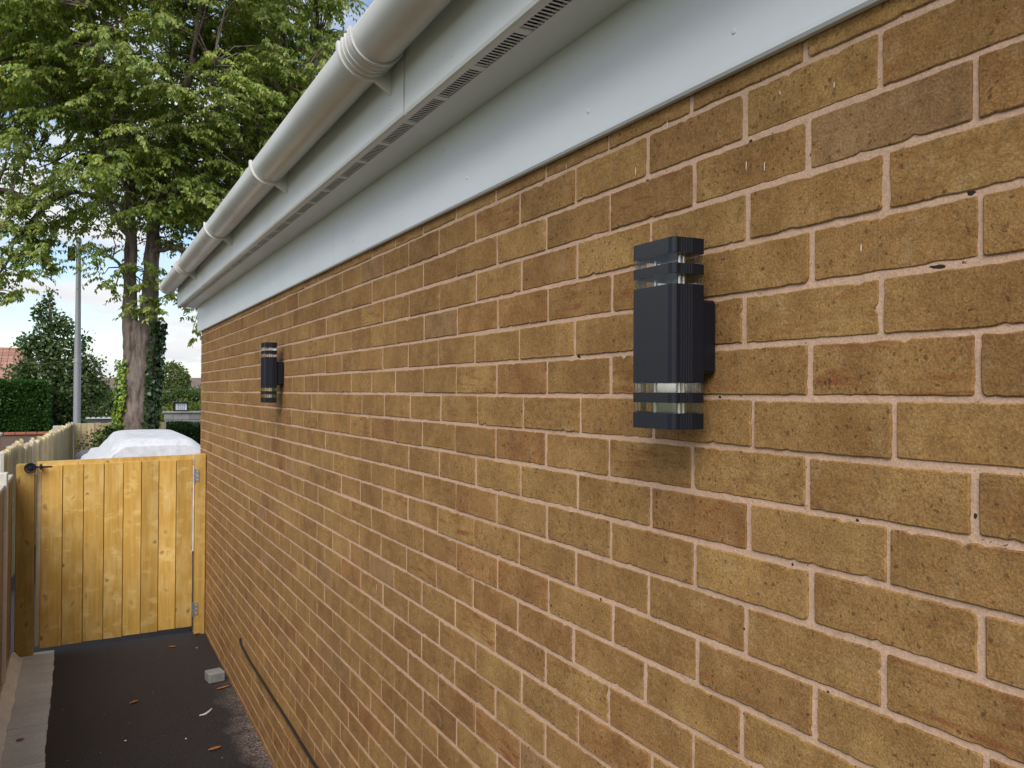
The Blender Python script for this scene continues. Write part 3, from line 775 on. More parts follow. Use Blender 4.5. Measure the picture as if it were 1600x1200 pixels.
# ------------------------------------------------------------------ gate
GY = 6.45
gate = empty('gate', (-0.59, GY, 0)); tag(gate, 'closed gate of eight yellow pine boards across the passage end', 'gate')
def G(o): o.parent = gate; o.location = Vector(o.location) - gate.location; return o
gx0, gx1 = -1.075, -0.088
edges = [gx0 + (gx1 - gx0) * f for f in (0, 0.1325, 0.264, 0.395, 0.521, 0.642, 0.760, 0.881, 1.0)]
gr_ = random.Random(4)
for i in range(8):
    x0, x1 = edges[i] + 0.0022, edges[i + 1] - 0.0022
    zb = 0.052 - 0.018 * (1 - i / 7.0) + gr_.uniform(-0.002, 0.002); zt = 1.298 + gr_.uniform(-0.003, 0.003) + 0.01 * i / 7
    dy = gr_.uniform(-0.001, 0.001)
    c_ = ((x0 + x1) / 2, GY, 0.68)
    bm_ = MB().box(x0, x1, GY - 0.014 + dy, GY + 0.006 + dy, zb, zt, 0.002)
    bm_.box(x0 + 0.006, x1 + (0.009 if i < 7 else -0.001), GY + 0.0065 + dy, GY + 0.011 + dy, zb + 0.002, zt - 0.002)     # rebated tongue behind the next board
    o = G(bm_.build('board', 'gatewood', None, c_))
    o.rotation_euler = (0, gr_.uniform(-0.001, 0.001), 0)
def gbox(name, x0, x1, y0, y1, z0, z1, mat='gatewood', bev=0.003):
    return G(MB().box(x0, x1, y0, y1, z0, z1, bev).build(name, mat, None, ((x0 + x1) / 2, (y0 + y1) / 2, (z0 + z1) / 2)))
pr = MB().prism([(gx0 - 0.028, 1.322), (gx1 + 0.004, 1.338), (gx1 + 0.004, 1.255), (gx0 - 0.028, 1.245)], GY + 0.0125, GY + 0.055, 'y')
G(pr.build('top_rail', 'gatewood'))
gbox('bottom_rail', gx0, gx1, GY + 0.0125, GY + 0.055, 0.17, 0.26)
gbox('stile', gx0 - 0.030, gx0 + 0.001, GY - 0.002, GY + 0.050, 0.05, 1.24, 'fencelight')
br = MB().prism([(gx0 + 0.05, 0.27), (gx0 + 0.15, 0.27), (gx1 - 0.05, 1.235), (gx1 - 0.15, 1.235)], GY + 0.013, GY + 0.05, 'y')
G(br.build('brace', 'gatewood'))
for zc in (1.185, 0.19):
    hg = G(MB().box(gx1 - 0.004, gx1 + 0.036, GY - 0.060, GY - 0.0575, zc - 0.045, zc + 0.045, 0.001).build('hinge', 'steel', None, (gx1, GY - 0.05, zc)))
    k_ = MB().tube([(gx1 + 0.002, GY - 0.058, zc - 0.055), (gx1 + 0.002, GY - 0.058, zc + 0.055)], 0.0055, 8).build('hinge_pin', 'steel', hg)
    k_.location = -Vector((gx1, GY - 0.05, zc))
    sc_ = MB()
    for dz in (-0.03, 0.0, 0.03): sc_.tube([(gx1 + 0.024, GY - 0.0600, zc + dz), (gx1 + 0.024, GY - 0.0625, zc + dz)], [0.005, 0.0035], 8)
    k_ = sc_.build('screw', 'rod', hg); k_.location = -Vector((gx1, GY - 0.05, zc))
# latch: round back plate, ring handle and bar
lt = MB(); zc = 1.292; xc = -1.138
lt.tube([(xc, GY - 0.062, zc), (xc, GY - 0.078, zc)], [0.030, 0.024], 14)
ring = [(xc + 0.033 * math.cos(a_), GY - 0.086, zc - 0.004 + 0.033 * math.sin(a_)) for a_ in np.linspace(0, 2 * math.pi, 17)]
lt.tube(ring, 0.005, 6); lt.tube([(xc, GY - 0.076, zc), (xc, GY - 0.090, zc)], 0.010, 8)
lt.box(xc - 0.005, xc + 0.13, GY - 0.075, GY - 0.067, zc - 0.006, zc + 0.006, 0.002)
lt.box(xc + 0.055, xc + 0.068, GY - 0.08, GY - 0.012, zc - 0.018, zc + 0.018, 0.002)
G(lt.build('latch', 'black', None, (xc, GY - 0.07, zc)))
def post(name, x0, x1, y0, y1, h_, mat, label, lean=0.0):
    o = MB().box(x0, x1, y0, y1, -0.02, h_, 0.004).build(name, mat, None, ((x0 + x1) / 2, (y0 + y1) / 2, 0))
    o.rotation_euler = (0, lean, 0); tag(o, label, 'post'); return o
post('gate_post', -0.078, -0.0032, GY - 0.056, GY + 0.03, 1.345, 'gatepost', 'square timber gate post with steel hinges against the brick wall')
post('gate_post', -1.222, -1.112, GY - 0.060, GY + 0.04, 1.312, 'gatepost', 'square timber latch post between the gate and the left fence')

# ------------------------------------------------------------------ left fence along the passage
fn = empty('fence', (-1.27, 3.5, 0)); tag(fn, 'weathered brown close boarded fence with flat cap beside the paving strip', 'fence')
def F(o, f=fn): o.parent = f; o.location = Vector(o.location) - f.location; return o
fr_ = random.Random(9)
y = -1.0
while y < 6.36:
    w = 0.098
    dx = fr_.uniform(-0.003, 0.003)
    if not (5.68 < y < 5.80):
        F(MB().box(-1.262 + dx, -1.242 + dx, y, y + w - 0.006, 0.06, 1.218 + fr_.uniform(-0.004, 0.004), 0.002).build('board', 'fencewood', None, (-1.25, y + w / 2, 0.6)))
    y += w
F(MB().box(-1.335, -1.236, -1.0, 6.38, 1.2235, 1.248, 0.003).build('cap_rail', 'fencegrey', None, (-1.28, 2.7, 1.23)))
F(MB().box(-1.335, -1.264, -1.0, 6.38, 1.10, 1.19, 0.003).build('rail', 'fencewood', None, (-1.3, 2.7, 1.14)))
F(MB().box(-1.335, -1.264, -1.0, 6.38, 0.25, 0.34, 0.003).build('rail', 'fencewood', None, (-1.3, 2.7, 0.3)))
F(MB().box(-1.30, -1.232, -1.0, 6.38, -0.02, 0.058, 0.003).build('gravel_board', 'fencewood', None, (-1.27, 2.7, 0.0)))
post('fence_post', -1.325, -1.226, 5.69, 5.79, 1.318, 'fencegrey', 'weathered grey fence post standing at the left edge of the picture')

# fence beyond the gate: overlapping boards, stepping away to the corner
f2 = empty('fence', (-1.2, 12, 0)); tag(f2, 'pale jagged topped board fence running away behind the gate', 'fence')
A, B = Vector((-1.46, 8.5, 0)), Vector((-0.95, 16.45, 0)); dr = (B - A); L = dr.length; dr.normalize()
ang = math.atan2(dr.y, dr.x)
s_ = 0.0; k = 0
while s_ < L:
    c_ = A + dr * s_
    pan = int(s_ / 1.3)
    top = 1.235 + 0.012 * (k % 2) + fr_.uniform(-0.03, 0.03) + (0.05 if pan == 0 else 0.0)
    wv = fr_.uniform(0.095, 0.125)
    m_ = MB()
    hw = wv / 2
    pr = [(-hw, 0.02), (hw, 0.02), (hw, top - fr_.uniform(0.005, 0.02)), (hw * 0.45, top), (-hw * 0.45, top - fr_.uniform(0, 0.008)), (-hw, top - fr_.uniform(0.008, 0.025))]
    m_.prism(pr, -0.011, 0.011, 'y')
    o = m_.build('board', 'fencelight' if (k % 5) else 'fencegrey', f2)
    o.location = c_ - f2.location; o.rotation_euler = (0, 0, ang + R(16 if s_ < 6 else 8))
    s_ += wv * 0.94; k += 1
for sgn, z in ((0.035, 1.02), (0.035, 0.4)):
    nrm = Vector((dr.y, -dr.x, 0)) * -0.055
    m_ = MB().tube([A + nrm + Vector((0, 0, z)), B + nrm + Vector((0, 0, z))], 0.03, 4); m_.build('rail', 'fencegrey', f2).location = -f2.location
for t in (0.02, 0.27, 0.52, 0.77, 0.985):
    c_ = A + dr * (L * t) - Vector((dr.y, -dr.x, 0)) * 0.10
    MB().box(-0.045, 0.045, -0.045, 0.045, 0, 1.17, 0.004).build('post', 'fencegrey', f2).location = c_ - f2.location
f3 = empty('fence', (-0.2, 16.4, 0)); tag(f3, 'straight pale board fence at the far end behind the tree trunk', 'fence')
x = -0.93; k = 0
while x < 0.50:
    w = 0.112
    o = MB().box(x, x + w - 0.004, 16.33 + 0.012 * (k % 2), 16.35 + 0.012 * (k % 2), 0.02, 1.232 + fr_.uniform(-0.006, 0.006), 0.003).build('board', 'fencelight', f3, (x + w / 2, 16.34, 0.6))
    o.location = Vector(o.location) - f3.location; x += w * 0.97; k += 1
for z in (0.3, 1.1): MB().box(-0.93, 0.50, 16.366, 16.41, z, z + 0.08).build('rail', 'fencelight', f3).location = -f3.location

# ------------------------------------------------------------------ covered vehicle
prof = [(-0.98, 0.02), (-0.96, 0.45), (-0.90, 0.78), (-0.80, 0.95), (-0.71, 1.035), (-0.63, 1.065), (-0.57, 1.10), (-0.49, 1.21), (-0.42, 1.268), (-0.36, 1.283), (-0.1, 1.29), (0.1, 1.289), (0.27, 1.281), (0.33, 1.255),
        (0.46, 1.15), (0.58, 0.94), (0.68, 0.7), (0.74, 0.35), (0.76, 0.02)]
def resample(p, n_):
    p = [Vector((a_, b_)) for a_, b_ in p]; d = [0]
    for i in range(1, len(p)): d.append(d[-1] + (p[i] - p[i - 1]).length)
    out = []
    for k in range(n_):
        t = d[-1] * k / (n_ - 1); i = max(j for j in range(len(d)) if d[j] <= t + 1e-9); i = min(i, len(p) - 2)
        out.append(p[i].lerp(p[i + 1], (t - d[i]) / (d[i + 1] - d[i])))
    return out
pp = resample(prof, 70); NYc = 44; m_ = MB(); vs_ = []
for j in range(NYc):
    t = j / (NYc - 1); y = 9.9 + 2.6 * t
    e = min(1, t / 0.12, (1 - t) / 0.2); sc = 0.93 + 0.07 * math.sqrt(max(0, 1 - (1 - e) ** 2))
    for (px_, pz_) in pp:
        w = 0.3 * (0.010 * mnoise.noise((px_ * 5 + pz_ * 3, y * 2, pz_ * 2)) + 0.006 * mnoise.noise((px_ * 9 - pz_ * 6, y * 1.4, 3)))
        fold = 0.016 * math.sin((px_ * 2.2 + pz_ * 1.2) * 16 + y) * max(0, min(1, (-0.35 - px_) * 4)) * (pz_ > 0.5)
        vs_.append((-0.1 + (px_ + 0.1) * (0.9 + 0.1 * sc) + w, y - (1.37 - pz_) * 0.05 * (1 - t) * 4 * (1 - e), pz_ * sc + (w + fold) * (pz_ > 0.1)))
n_ = len(pp)
m_.add(vs_, [(j * n_ + i, j * n_ + i + 1, (j + 1) * n_ + i + 1, (j + 1) * n_ + i) for j in range(NYc - 1) for i in range(n_ - 1)], True)
m_.add(vs_[:n_], [tuple(range(n_))], False); m_.add(vs_[-n_:], [tuple(range(n_))], False)
cv = m_.build('fabric_cover', 'cover', None, (-0.1, 11, 0)); tag(cv, 'white fabric cover draped over a bulky shape behind the gate', 'cover')
m_ = MB()
for k, (r_, z) in enumerate(((0.17, 0.0), (0.21, 0.5), (0.215, 0.82), (0.19, 0.90), (0.12, 0.945), (0.02, 0.955))):
    m_.v += [(r_ * 1.1 * math.cos(a_) * (1 + 0.06 * math.sin(3 * a_)), r_ * math.sin(a_), z) for a_ in np.linspace(0, 2 * math.pi, 21)[:-1]]
m_.f = [(a_ * 20 + i, a_ * 20 + (i + 1) % 20, (a_ + 1) * 20 + (i + 1) % 20, (a_ + 1) * 20 + i) for a_ in range(5) for i in range(20)] + [tuple(range(100, 120)), tuple(range(20))[::-1]]
m_.sm = [True] * 100 + [False] * 2
o = m_.build('covered_tub', 'tubdark'); o.location = (-0.68, 13.2, 0); tag(o, 'dark grey rounded object peeping out left of the white cover', 'tub')

# ------------------------------------------------------------------ foliage
def leaf_mesh(name, P, D, U, Ln, Wd, colr, mat, parent=None, loc=(0, 0, 0), fold=0.25):
    """P base, D direction, U side axis (all Nx3); kite leaf folded along its midrib"""
    N = len(P)
    D = D / (np.linalg.norm(D, axis=1, keepdims=True) + 1e-9)
    S = np.cross(D, U); S /= (np.linalg.norm(S, axis=1, keepdims=True) + 1e-9)
    Nn = np.cross(S, D)
    Ln = Ln[:, None]; Wd = Wd[:, None]
    mid = P + D * Ln * 0.45
    v = np.empty((N, 4, 3))
    v[:, 0] = P; v[:, 2] = P + D * Ln - Nn * Ln * 0.06
    v[:, 1] = mid + S * Wd + Nn * Wd * fold; v[:, 3] = mid - S * Wd + Nn * Wd * fold
    v = v.reshape(-1, 3)
    idx = np.arange(N)[:, None] * 4
    tri = np.concatenate([idx + np.array([[0, 1, 2]]), idx + np.array([[0, 2, 3]])], 1).reshape(-1)
    me = bpy.data.meshes.new(name)
    me.vertices.add(len(v)); me.vertices.foreach_set('co', v.astype(np.float32).ravel())
    nt = N * 2
    me.loops.add(nt * 3); me.loops.foreach_set('vertex_index', tri.astype(np.int32))
    me.polygons.add(nt); me.polygons.foreach_set('loop_start', np.arange(0, nt * 3, 3, dtype=np.int32)); me.polygons.foreach_set('loop_total', np.full(nt, 3, np.int32))
    c = me.attributes.new('lcol', 'FLOAT_COLOR', 'POINT')
    cc = np.ones((N, 4, 4), np.float32); cc[:, :, :3] = colr[:, None, :]
    c.data.foreach_set('color', cc.ravel())
    me.materials.append(M[mat]); me.update(); me.validate()
    o = bpy.data.objects.new(name, me); COL.objects.link(o); o.location = loc
    if parent is not None: o.parent = parent
    return o

def colours(rs, N, palette, var=0.18):
    pal = np.array([p for p, w in palette]); wt = np.array([w for p, w in palette], float); wt /= wt.sum()
    c = pal[rs.choice(len(pal), N, p=wt)]
    return c * (1 + rs.uniform(-var, var, (N, 1)))

# ---- the big tree
rs = np.random.RandomState(21)
tr = random.Random(21)
TB = Vector((-0.02, 15.0, 0))
tree = empty('tree', TB); tag(tree, 'tall forked tree with drooping green leaves and ivy clad trunk', 'tree')
def loc(p): return tuple(Vector(p) - TB)
def bent(path, amp, rg, n_=4):
    out = []
    for i in range(len(path) - 1):
        a_, b_ = Vector(path[i]), Vector(path[i + 1])
        for k in range(n_):
            q_ = a_.lerp(b_, k / n_); q_ += Vector((rg.uniform(-1, 1), rg.uniform(-1, 1), rg.uniform(-.5, .5))) * amp * (1 if (i or k) else 0)
            out.append(q_)
    out.append(Vector(path[-1])); return out
tk = MB()
def trunk_tube(path, radii, amp=0.015, seg=18):
    pth_ = bent(path, amp, tr, 5); rr = []
    n_ = len(radii) - 1
    for i in range(len(pth_)):
        t = i / (len(pth_) - 1) * n_; k = min(int(t), n_ - 1); rr.append(radii[k] + (radii[k + 1] - radii[k]) * (t - k))
    b0 = len(tk.v); tk.tube([loc(p) for p in pth_], rr, seg)
    for i in range(b0, len(tk.v)):
        v = Vector(tk.v[i]); d = mnoise.noise(v * 3.0) * 0.03 + mnoise.noise(Vector((v.x * 9, v.y * 9, v.z * 2))) * 0.014
        ax = pth_[min(len(pth_) - 1, (i - b0) // seg)] - TB if (i - b0) // seg < len(pth_) else v
        rad = Vector((v.x - ax.x, v.y - ax.y, 0))
        if rad.length > 0.02: tk.v[i] = tuple(v + rad.normalized() * d * min(1, rad.length / 0.15))
    return pth_
main = trunk_tube([(-0.05, 15, -0.1), (-0.03, 15, 0.9), (0.02, 15, 1.7), (0.05, 15, 2.4), (0.11, 15.0, 3.0)], [0.34, 0.265, 0.25, 0.27, 0.23])
leftL = trunk_tube([(-0.04, 15, 2.0), (-0.10, 14.98, 2.7), (-0.12, 15, 3.6), (-0.115, 15, 4.6), (-0.10, 15.0, 5.8), (-0.25, 15.1, 7.2), (-0.2, 15.2, 9.0)], [0.13, 0.122, 0.104, 0.094, 0.08, 0.06, 0.03])
rightL = trunk_tube([(0.14, 15, 2.6), (0.18, 15.02, 3.2), (0.22, 15.1, 3.9), (0.27, 15.2, 4.8), (0.55, 15.3, 6.2), (0.9, 15.4, 7.8), (1.1, 15.5, 9.6)], [0.16, 0.15, 0.125, 0.105, 0.085, 0.06, 0.03])
limbs = []
LIMBS = [
    [(-0.13, 15, 4.45), (-0.45, 14.85, 4.95), (-0.95, 14.75, 5.08), (-1.5, 14.6, 4.75), (-2.0, 14.5, 4.25)],
    [(-0.1, 15, 5.3), (-0.9, 14.4, 6.2), (-1.7, 14.1, 6.9), (-2.6, 13.9, 7.3)],
    [(-0.15, 15, 6.1), (-0.8, 15.5, 7.4), (-1.6, 15.8, 8.5), (-2.1, 16, 9.4)],
    [(-0.2, 15.1, 7.0), (-0.5, 14.2, 8.2), (-1.1, 13.6, 9.2)],
    [(0.3, 15.2, 5.0), (0.9, 14.5, 5.6), (1.6, 13.9, 6.3), (2.3, 13.6, 7.0)],
    [(0.5, 15.3, 6.0), (1.3, 15.0, 6.9), (2.2, 14.8, 7.7), (3.0, 14.7, 8.4)],
    [(0.8, 15.4, 7.4), (1.4, 16.0, 8.5), (2.2, 16.3, 9.3)],
    [(0.9, 15.4, 7.8), (1.1, 14.5, 8.9), (1.7, 14.0, 9.8)],
    [(0.27, 15.2, 4.7), (0.5, 14.3, 5.2), (0.8, 13.5, 5.9), (0.9, 12.9, 6.8)],
    [(-0.11, 15, 4.9), (-0.3, 14.1, 5.6), (-0.5, 13.4, 6.4), (-0.8, 12.9, 7.3)],
    [(0.3, 15.2, 4.9), (1.0, 16.0, 5.4), (2.0, 16.6, 5.9)],
    [(-0.12, 15, 4.8), (-1.0, 15.9, 5.7), (-2.2, 16.3, 6.2)],
    [(0.55, 15.3, 6.2), (0.4, 14.2, 7.3), (0.3, 13.4, 8.4)],
    [(-0.12, 15, 3.75), (-0.35, 14.75, 4.0), (-0.58, 14.6, 4.02)],
    [(-0.95, 14.75, 5.08), (-1.35, 14.6, 4.75), (-1.75, 14.45, 4.1), (-2.05, 14.4, 3.3)],
    [(-1.5, 14.6, 4.75), (-1.95, 14.5, 4.9), (-2.4, 14.4, 4.5), (-2.6, 14.4, 3.9)],
    [(0.24, 15.1, 4.2), (0.6, 14.8, 4.3), (1.0, 14.6, 4.1), (1.3, 14.5, 3.8)],
]
for lp in LIMBS:
    pth_ = bent(lp, 0.05, tr, 4)
    n_ = len(pth_); r_0 = 0.055 if len(lp) > 3 else 0.035
    tk.tube([loc(p) for p in pth_], [r_0 * (1 - 0.8 * i / (n_ - 1)) for i in range(n_)], 7)
    limbs += pth_[2:]
limbs += [p for p in leftL if p.z > 5] + [p for p in rightL if p.z > 5]
# spray centres through the crown's volume
cents = []
tries = 0
while len(cents) < 1250 and tries < 40000:
    tries += 1
    u = rs.normal(size=3); u /= np.linalg.norm(u); rr = rs.uniform(0.25, 1.0) ** 0.55
    c_ = np.array([0.45, 14.85, 7.5]) + u * rr * np.array([3.25, 2.8, 3.5])
    if c_[2] < 4.45 + 0.35 * abs(mnoise.noise((c_[0] * 1.3, c_[1] * 1.3, 0))): continue
    # uneven outline and windows of sky
    nz = mnoise.noise((c_[0] * 0.75, c_[1] * 0.75, c_[2] * 0.75))
    if nz < -0.30: continue
    if c_[0] < -0.9 and c_[2] < 6.6 and rs.rand() < 0.5: continue
    if any((abs(c_[0] - q_[0]) + abs(c_[1] - q_[1]) + abs(c_[2] - q_[2])) < 0.23 for q_ in cents): continue
    cents.append(c_)
cents = [tuple(c_) for c_ in cents]
hang = [(-1.95, 14.5, 4.2), (-1.75, 14.5, 4.45), (-1.5, 14.55, 4.7), (-1.25, 14.6, 4.85), (-1.7, 14.4, 4.0), (-2.1, 14.4, 3.8), (-1.95, 14.35, 3.55), (-1.45, 14.5, 4.35), (-1.1, 14.7, 4.55), (-1.2, 14.5, 4.2), (-2.2, 14.6, 4.6),
        (-2.05, 14.5, 3.3), (-1.35, 14.55, 4.0), (-1.85, 14.6, 4.9), (-2.3, 14.5, 4.1),
        (-0.45, 14.75, 4.15), (-0.62, 14.6, 3.95), (-0.5, 14.7, 3.75), (-0.35, 14.8, 3.55), (-0.7, 14.65, 4.2), (-0.4, 14.75, 4.4),
        (0.05, 14.62, 3.55), (0.12, 14.62, 3.2), (0.2, 14.62, 3.35), (0.3, 14.65, 3.55), (0.0, 14.6, 3.85), (0.16, 14.6, 3.8), (-0.1, 14.66, 3.15), (0.28, 14.65, 3.1),
        (0.55, 14.8, 3.9), (0.75, 14.75, 3.75), (0.62, 14.7, 3.4), (0.72, 14.7, 3.1), (0.9, 14.65, 3.5), (1.0, 14.6, 3.25), (1.2, 14.5, 3.6), (0.5, 14.8, 4.3), (0.45, 14.75, 3.65), (0.85, 14.7, 2.85), (1.15, 14.55, 3.05), (-0.15, 14.7, 4.6), (0.2, 14.6, 4.5), (0.4, 14.7, 4.75)]
for _ in range(34):
    hx_ = rs.uniform(-2.3, -1.25); hang.append((hx_, rs.uniform(14.2, 14.8), rs.uniform(3.15 + 0.95 * max(0, hx_ + 1.75), 4.9)))
nh = len(hang)
allc = cents + hang
LA = np.array([tuple(p) for p in limbs])
P_, D_, U_, L_, W_, C_ = [], [], [], [], [], []
pal = [((0.290, 0.355, 0.080), 5), ((0.225, 0.305, 0.066), 5), ((0.370, 0.405, 0.110), 4), ((0.145, 0.215, 0.052), 3), ((0.40, 0.37, 0.12), 1.2), ((0.32, 0.17, 0.075), 0.3)]
for ci, c_ in enumerate(allc):
    c_ = np.array(c_)
    d2 = ((LA - c_) ** 2).sum(1) + 1.2 * np.maximum(0, LA[:, 2] - c_[2]) ** 2
    j = int(np.argmin(d2)); a_ = LA[j]
    dv = c_ - a_; dist = np.linalg.norm(dv)
    if dist > 0.1:
        mid = a_ + dv * 0.5 + np.array([0, 0, 0.12 * dist]) + rs.normal(size=3) * 0.05
        tk.tube([loc(a_), loc(mid), loc(c_)], [0.012 + 0.006 * min(dist, 2), 0.010, 0.005], 5, False)
    sub = 0.62 if ci >= len(cents) else 1.0
    ntw = int(rs.randint(6, 9) * (0.8 if sub < 1 else 1))
    tint = rs.uniform(0.82, 1.18)
    for _ in range(ntw):
        th = rs.uniform(0, 2 * math.pi)
        out = np.array([math.cos(th), math.sin(th), rs.uniform(-0.1, 0.5)])
        rad = np.array([c_[0] - 0.3, c_[1] - 14.9, 0.3]); rad /= np.linalg.norm(rad) + 1e-6
        out = out + rad * 0.5; out /= np.linalg.norm(out)
        Lt = rs.uniform(0.35, 0.62) * (0.75 if sub < 1 else 1); nl = int(30 * (0.8 if sub < 1 else 1))
        q0 = c_ + rs.normal(size=3) * 0.05
        t = np.linspace(0.1, 1, nl)[:, None]
        pts_ = q0 + out * Lt * t + np.array([0, 0, -1]) * (Lt * 0.55) * t ** 2
        side = np.cross(out, [0, 0, 1]); side /= np.linalg.norm(side) + 1e-6
        sg = np.where(np.arange(nl) % 2 == 0, 1, -1)[:, None]
        dd = out * 0.35 + side * sg * 0.55 + np.array([0, 0, -0.85]) + rs.normal(size=(nl, 3)) * 0.26
        P_.append(pts_ + rs.normal(size=(nl, 3)) * 0.012); D_.append(dd)
        U_.append(np.tile(np.array([0, 0, 1.0]), (nl, 1)) + rs.normal(size=(nl, 3)) * 0.35 + out * 0.6)
        L_.append(rs.uniform(0.050, 0.096, nl)); W_.append(rs.uniform(0.015, 0.025, nl))
        C_.append(colours(rs, nl, pal, 0.15) * tint)
        if rs.rand() < 0.35: tk.tube([loc(pts_[0]), loc(pts_[nl // 2]), loc(pts_[-1])], [0.004, 0.003, 0.002], 3, False)
P_ = np.concatenate(P_) - np.array(TB)
leaf_mesh('crown', P_, np.concatenate(D_), np.concatenate(U_), np.concatenate(L_), np.concatenate(W_), np.concatenate(C_), 'leaf', tree)
tk.build('trunk', 'bark', tree)

# ---- ivy on the trunk
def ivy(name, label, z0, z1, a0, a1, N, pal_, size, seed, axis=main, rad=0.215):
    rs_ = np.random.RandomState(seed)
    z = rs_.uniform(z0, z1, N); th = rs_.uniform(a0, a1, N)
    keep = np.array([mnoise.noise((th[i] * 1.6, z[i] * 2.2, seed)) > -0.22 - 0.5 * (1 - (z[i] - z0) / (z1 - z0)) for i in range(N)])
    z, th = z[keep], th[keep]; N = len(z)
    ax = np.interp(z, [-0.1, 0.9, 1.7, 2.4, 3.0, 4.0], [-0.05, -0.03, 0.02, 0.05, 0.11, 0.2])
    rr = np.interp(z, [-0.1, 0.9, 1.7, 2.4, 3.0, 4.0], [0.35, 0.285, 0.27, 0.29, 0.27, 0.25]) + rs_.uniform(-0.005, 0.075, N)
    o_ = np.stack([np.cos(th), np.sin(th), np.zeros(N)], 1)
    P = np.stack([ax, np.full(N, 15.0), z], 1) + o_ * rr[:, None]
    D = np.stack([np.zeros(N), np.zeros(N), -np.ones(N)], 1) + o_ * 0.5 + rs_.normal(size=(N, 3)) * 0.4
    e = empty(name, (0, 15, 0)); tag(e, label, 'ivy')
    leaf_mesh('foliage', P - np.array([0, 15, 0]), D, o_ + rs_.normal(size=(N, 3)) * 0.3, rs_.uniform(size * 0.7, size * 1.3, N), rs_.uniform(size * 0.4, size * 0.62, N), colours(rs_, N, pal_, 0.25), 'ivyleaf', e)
    m_ = MB()
    for k in range(5):
        t0 = a0 + (a1 - a0) * (k + 0.5) / 5
        m_.tube([(float(np.interp(zz, [0, 1.7, 3.0], [-0.05, 0.02, 0.11])) + 0.275 * math.cos(t0 + 0.12 * math.sin(zz * 4 + k)), 0.275 * math.sin(t0 + 0.12 * math.sin(zz * 4 + k)), zz) for zz in np.linspace(0.0, z1 - 0.2, 12)], [0.012 - 0.0007 * q_ for q_ in range(12)], 5)
    m_.build('stem', 'bark', e)
ivy('ivy', 'ivy coloured a sunlit bright yellow green climbing the left side of the trunk', 0.6, 2.35, R(165), R(228), 1000, [((0.28, 0.36, 0.035), 4), ((0.19, 0.28, 0.03), 3), ((0.09, 0.16, 0.02), 2)], 0.065, 5)  # sunlight on this side of the trunk is put into the palette
ivy('ivy', 'ivy coloured a shaded dark green covering the right side of the trunk', 0.5, 3.0, R(-72), R(60), 2600, [((0.022, 0.055, 0.012), 4), ((0.035, 0.075, 0.016), 3), ((0.05, 0.085, 0.02), 1)], 0.07, 6)  # darker palette holds the shade on the side away from the sun

# ---- generic leafy plant filling a volume
def leafy(name, label, cat, base, shapes, N, size, pal_, seed, stems, shell=0.45, group=None, core=None, wid=0.42, trans='leaf', updir=-0.3, rough=0.22):
    rs_ = np.random.RandomState(seed); e = empty(name, base); tag(e, label, cat, group)
    vol = np.array([s_[3] * s_[4] * s_[5] for s_ in shapes]); pick = rs_.choice(len(shapes), N, p=vol ** 0.67 / (vol ** 0.67).sum())
    u = rs_.normal(size=(N, 3)); u /= np.linalg.norm(u, axis=1, keepdims=True)
    rr = rs_.uniform(shell, 1.0, N) ** 0.6
    S = np.array(shapes); c0 = S[pick, :3]; ra = S[pick, 3:]
    lump = np.array([1 + rough * mnoise.noise((u[i] * 2.6 + pick[i] * 3.1 + seed).tolist()) + rough * 0.7 * mnoise.noise((u[i] * 7 + pick[i] * 3.1 + seed).tolist()) for i in range(N)])
    P = c0 + u * ra * (rr * lump)[:, None]
    keep = P[:, 2] > 0.02; P = P[keep]; u = u[keep]; N = len(P)
    D = u * 0.7 + np.array([0, 0, updir]) + rs_.normal(size=(N, 3)) * 0.6
    leaf_mesh('crown' if cat == 'tree' else 'foliage', P, D, u + rs_.normal(size=(N, 3)) * 0.5, rs_.uniform(size * 0.7, size * 1.3, N), rs_.uniform(size * wid * 0.7, size * wid * 1.2, N), colours(rs_, N, pal_, 0.25), trans, e)
    m_ = MB()
    for (p0, p1, r_) in stems:
        p0, p1 = Vector(p0), Vector(p1); q_ = p0.lerp(p1, 0.5) + Vector((rs_.uniform(-1, 1), rs_.uniform(-1, 1), 0)) * 0.06
        m_.tube([p0, q_, p1], [r_, r_ * 0.75, r_ * 0.35], 6)
    m_.build('trunk' if cat == 'tree' else 'stem', 'bark', e)
    return e
# dark conical tree by the lamp pole
leafy('tree', 'dark bushy cone shaped tree behind the lamp pole', 'tree', (-1.35, 24.0, 0),
      [(0, 0, 1.25, 1.05, 0.9, 0.95), (0.1, 0, 1.9, 1.0, 0.8, 0.7), (-0.05, 0, 2.5, 0.75, 0.6, 0.55), (-0.25, 0, 3.0, 0.55, 0.45, 0.45), (0.62, 0, 2.45, 0.45, 0.4, 0.42), (-0.75, 0, 2.25, 0.42, 0.4, 0.42),
       (0.45, 0, 3.05, 0.34, 0.3, 0.34), (-0.62, 0, 3.0, 0.34, 0.3, 0.36), (-0.2, 0, 3.55, 0.36, 0.3, 0.36), (0.15, 0, 3.5, 0.25, 0.25, 0.3), (-0.42, 0, 3.85, 0.2, 0.2, 0.3), (-0.22, 0, 4.15, 0.13, 0.13, 0.34), (0.85, 0, 1.9, 0.35, 0.3, 0.5)],
      11500, 0.095, [((0.050, 0.095, 0.034), 5), ((0.085, 0.135, 0.044), 3), ((0.16, 0.21, 0.075), 2.5)], 3,
      [((0, 0, 0), (-0.2, 0, 4.1), 0.10), ((0, 0, 0.8), (0.5, 0, 2.9), 0.04), ((0, 0, 0.8), (-0.7, 0, 2.9), 0.04), ((-0.1, 0, 2.0), (0.2, 0, 3.6), 0.025), ((-0.1, 0, 2.0), (-0.45, 0, 3.9), 0.025)], 0.05, rough=0.55)
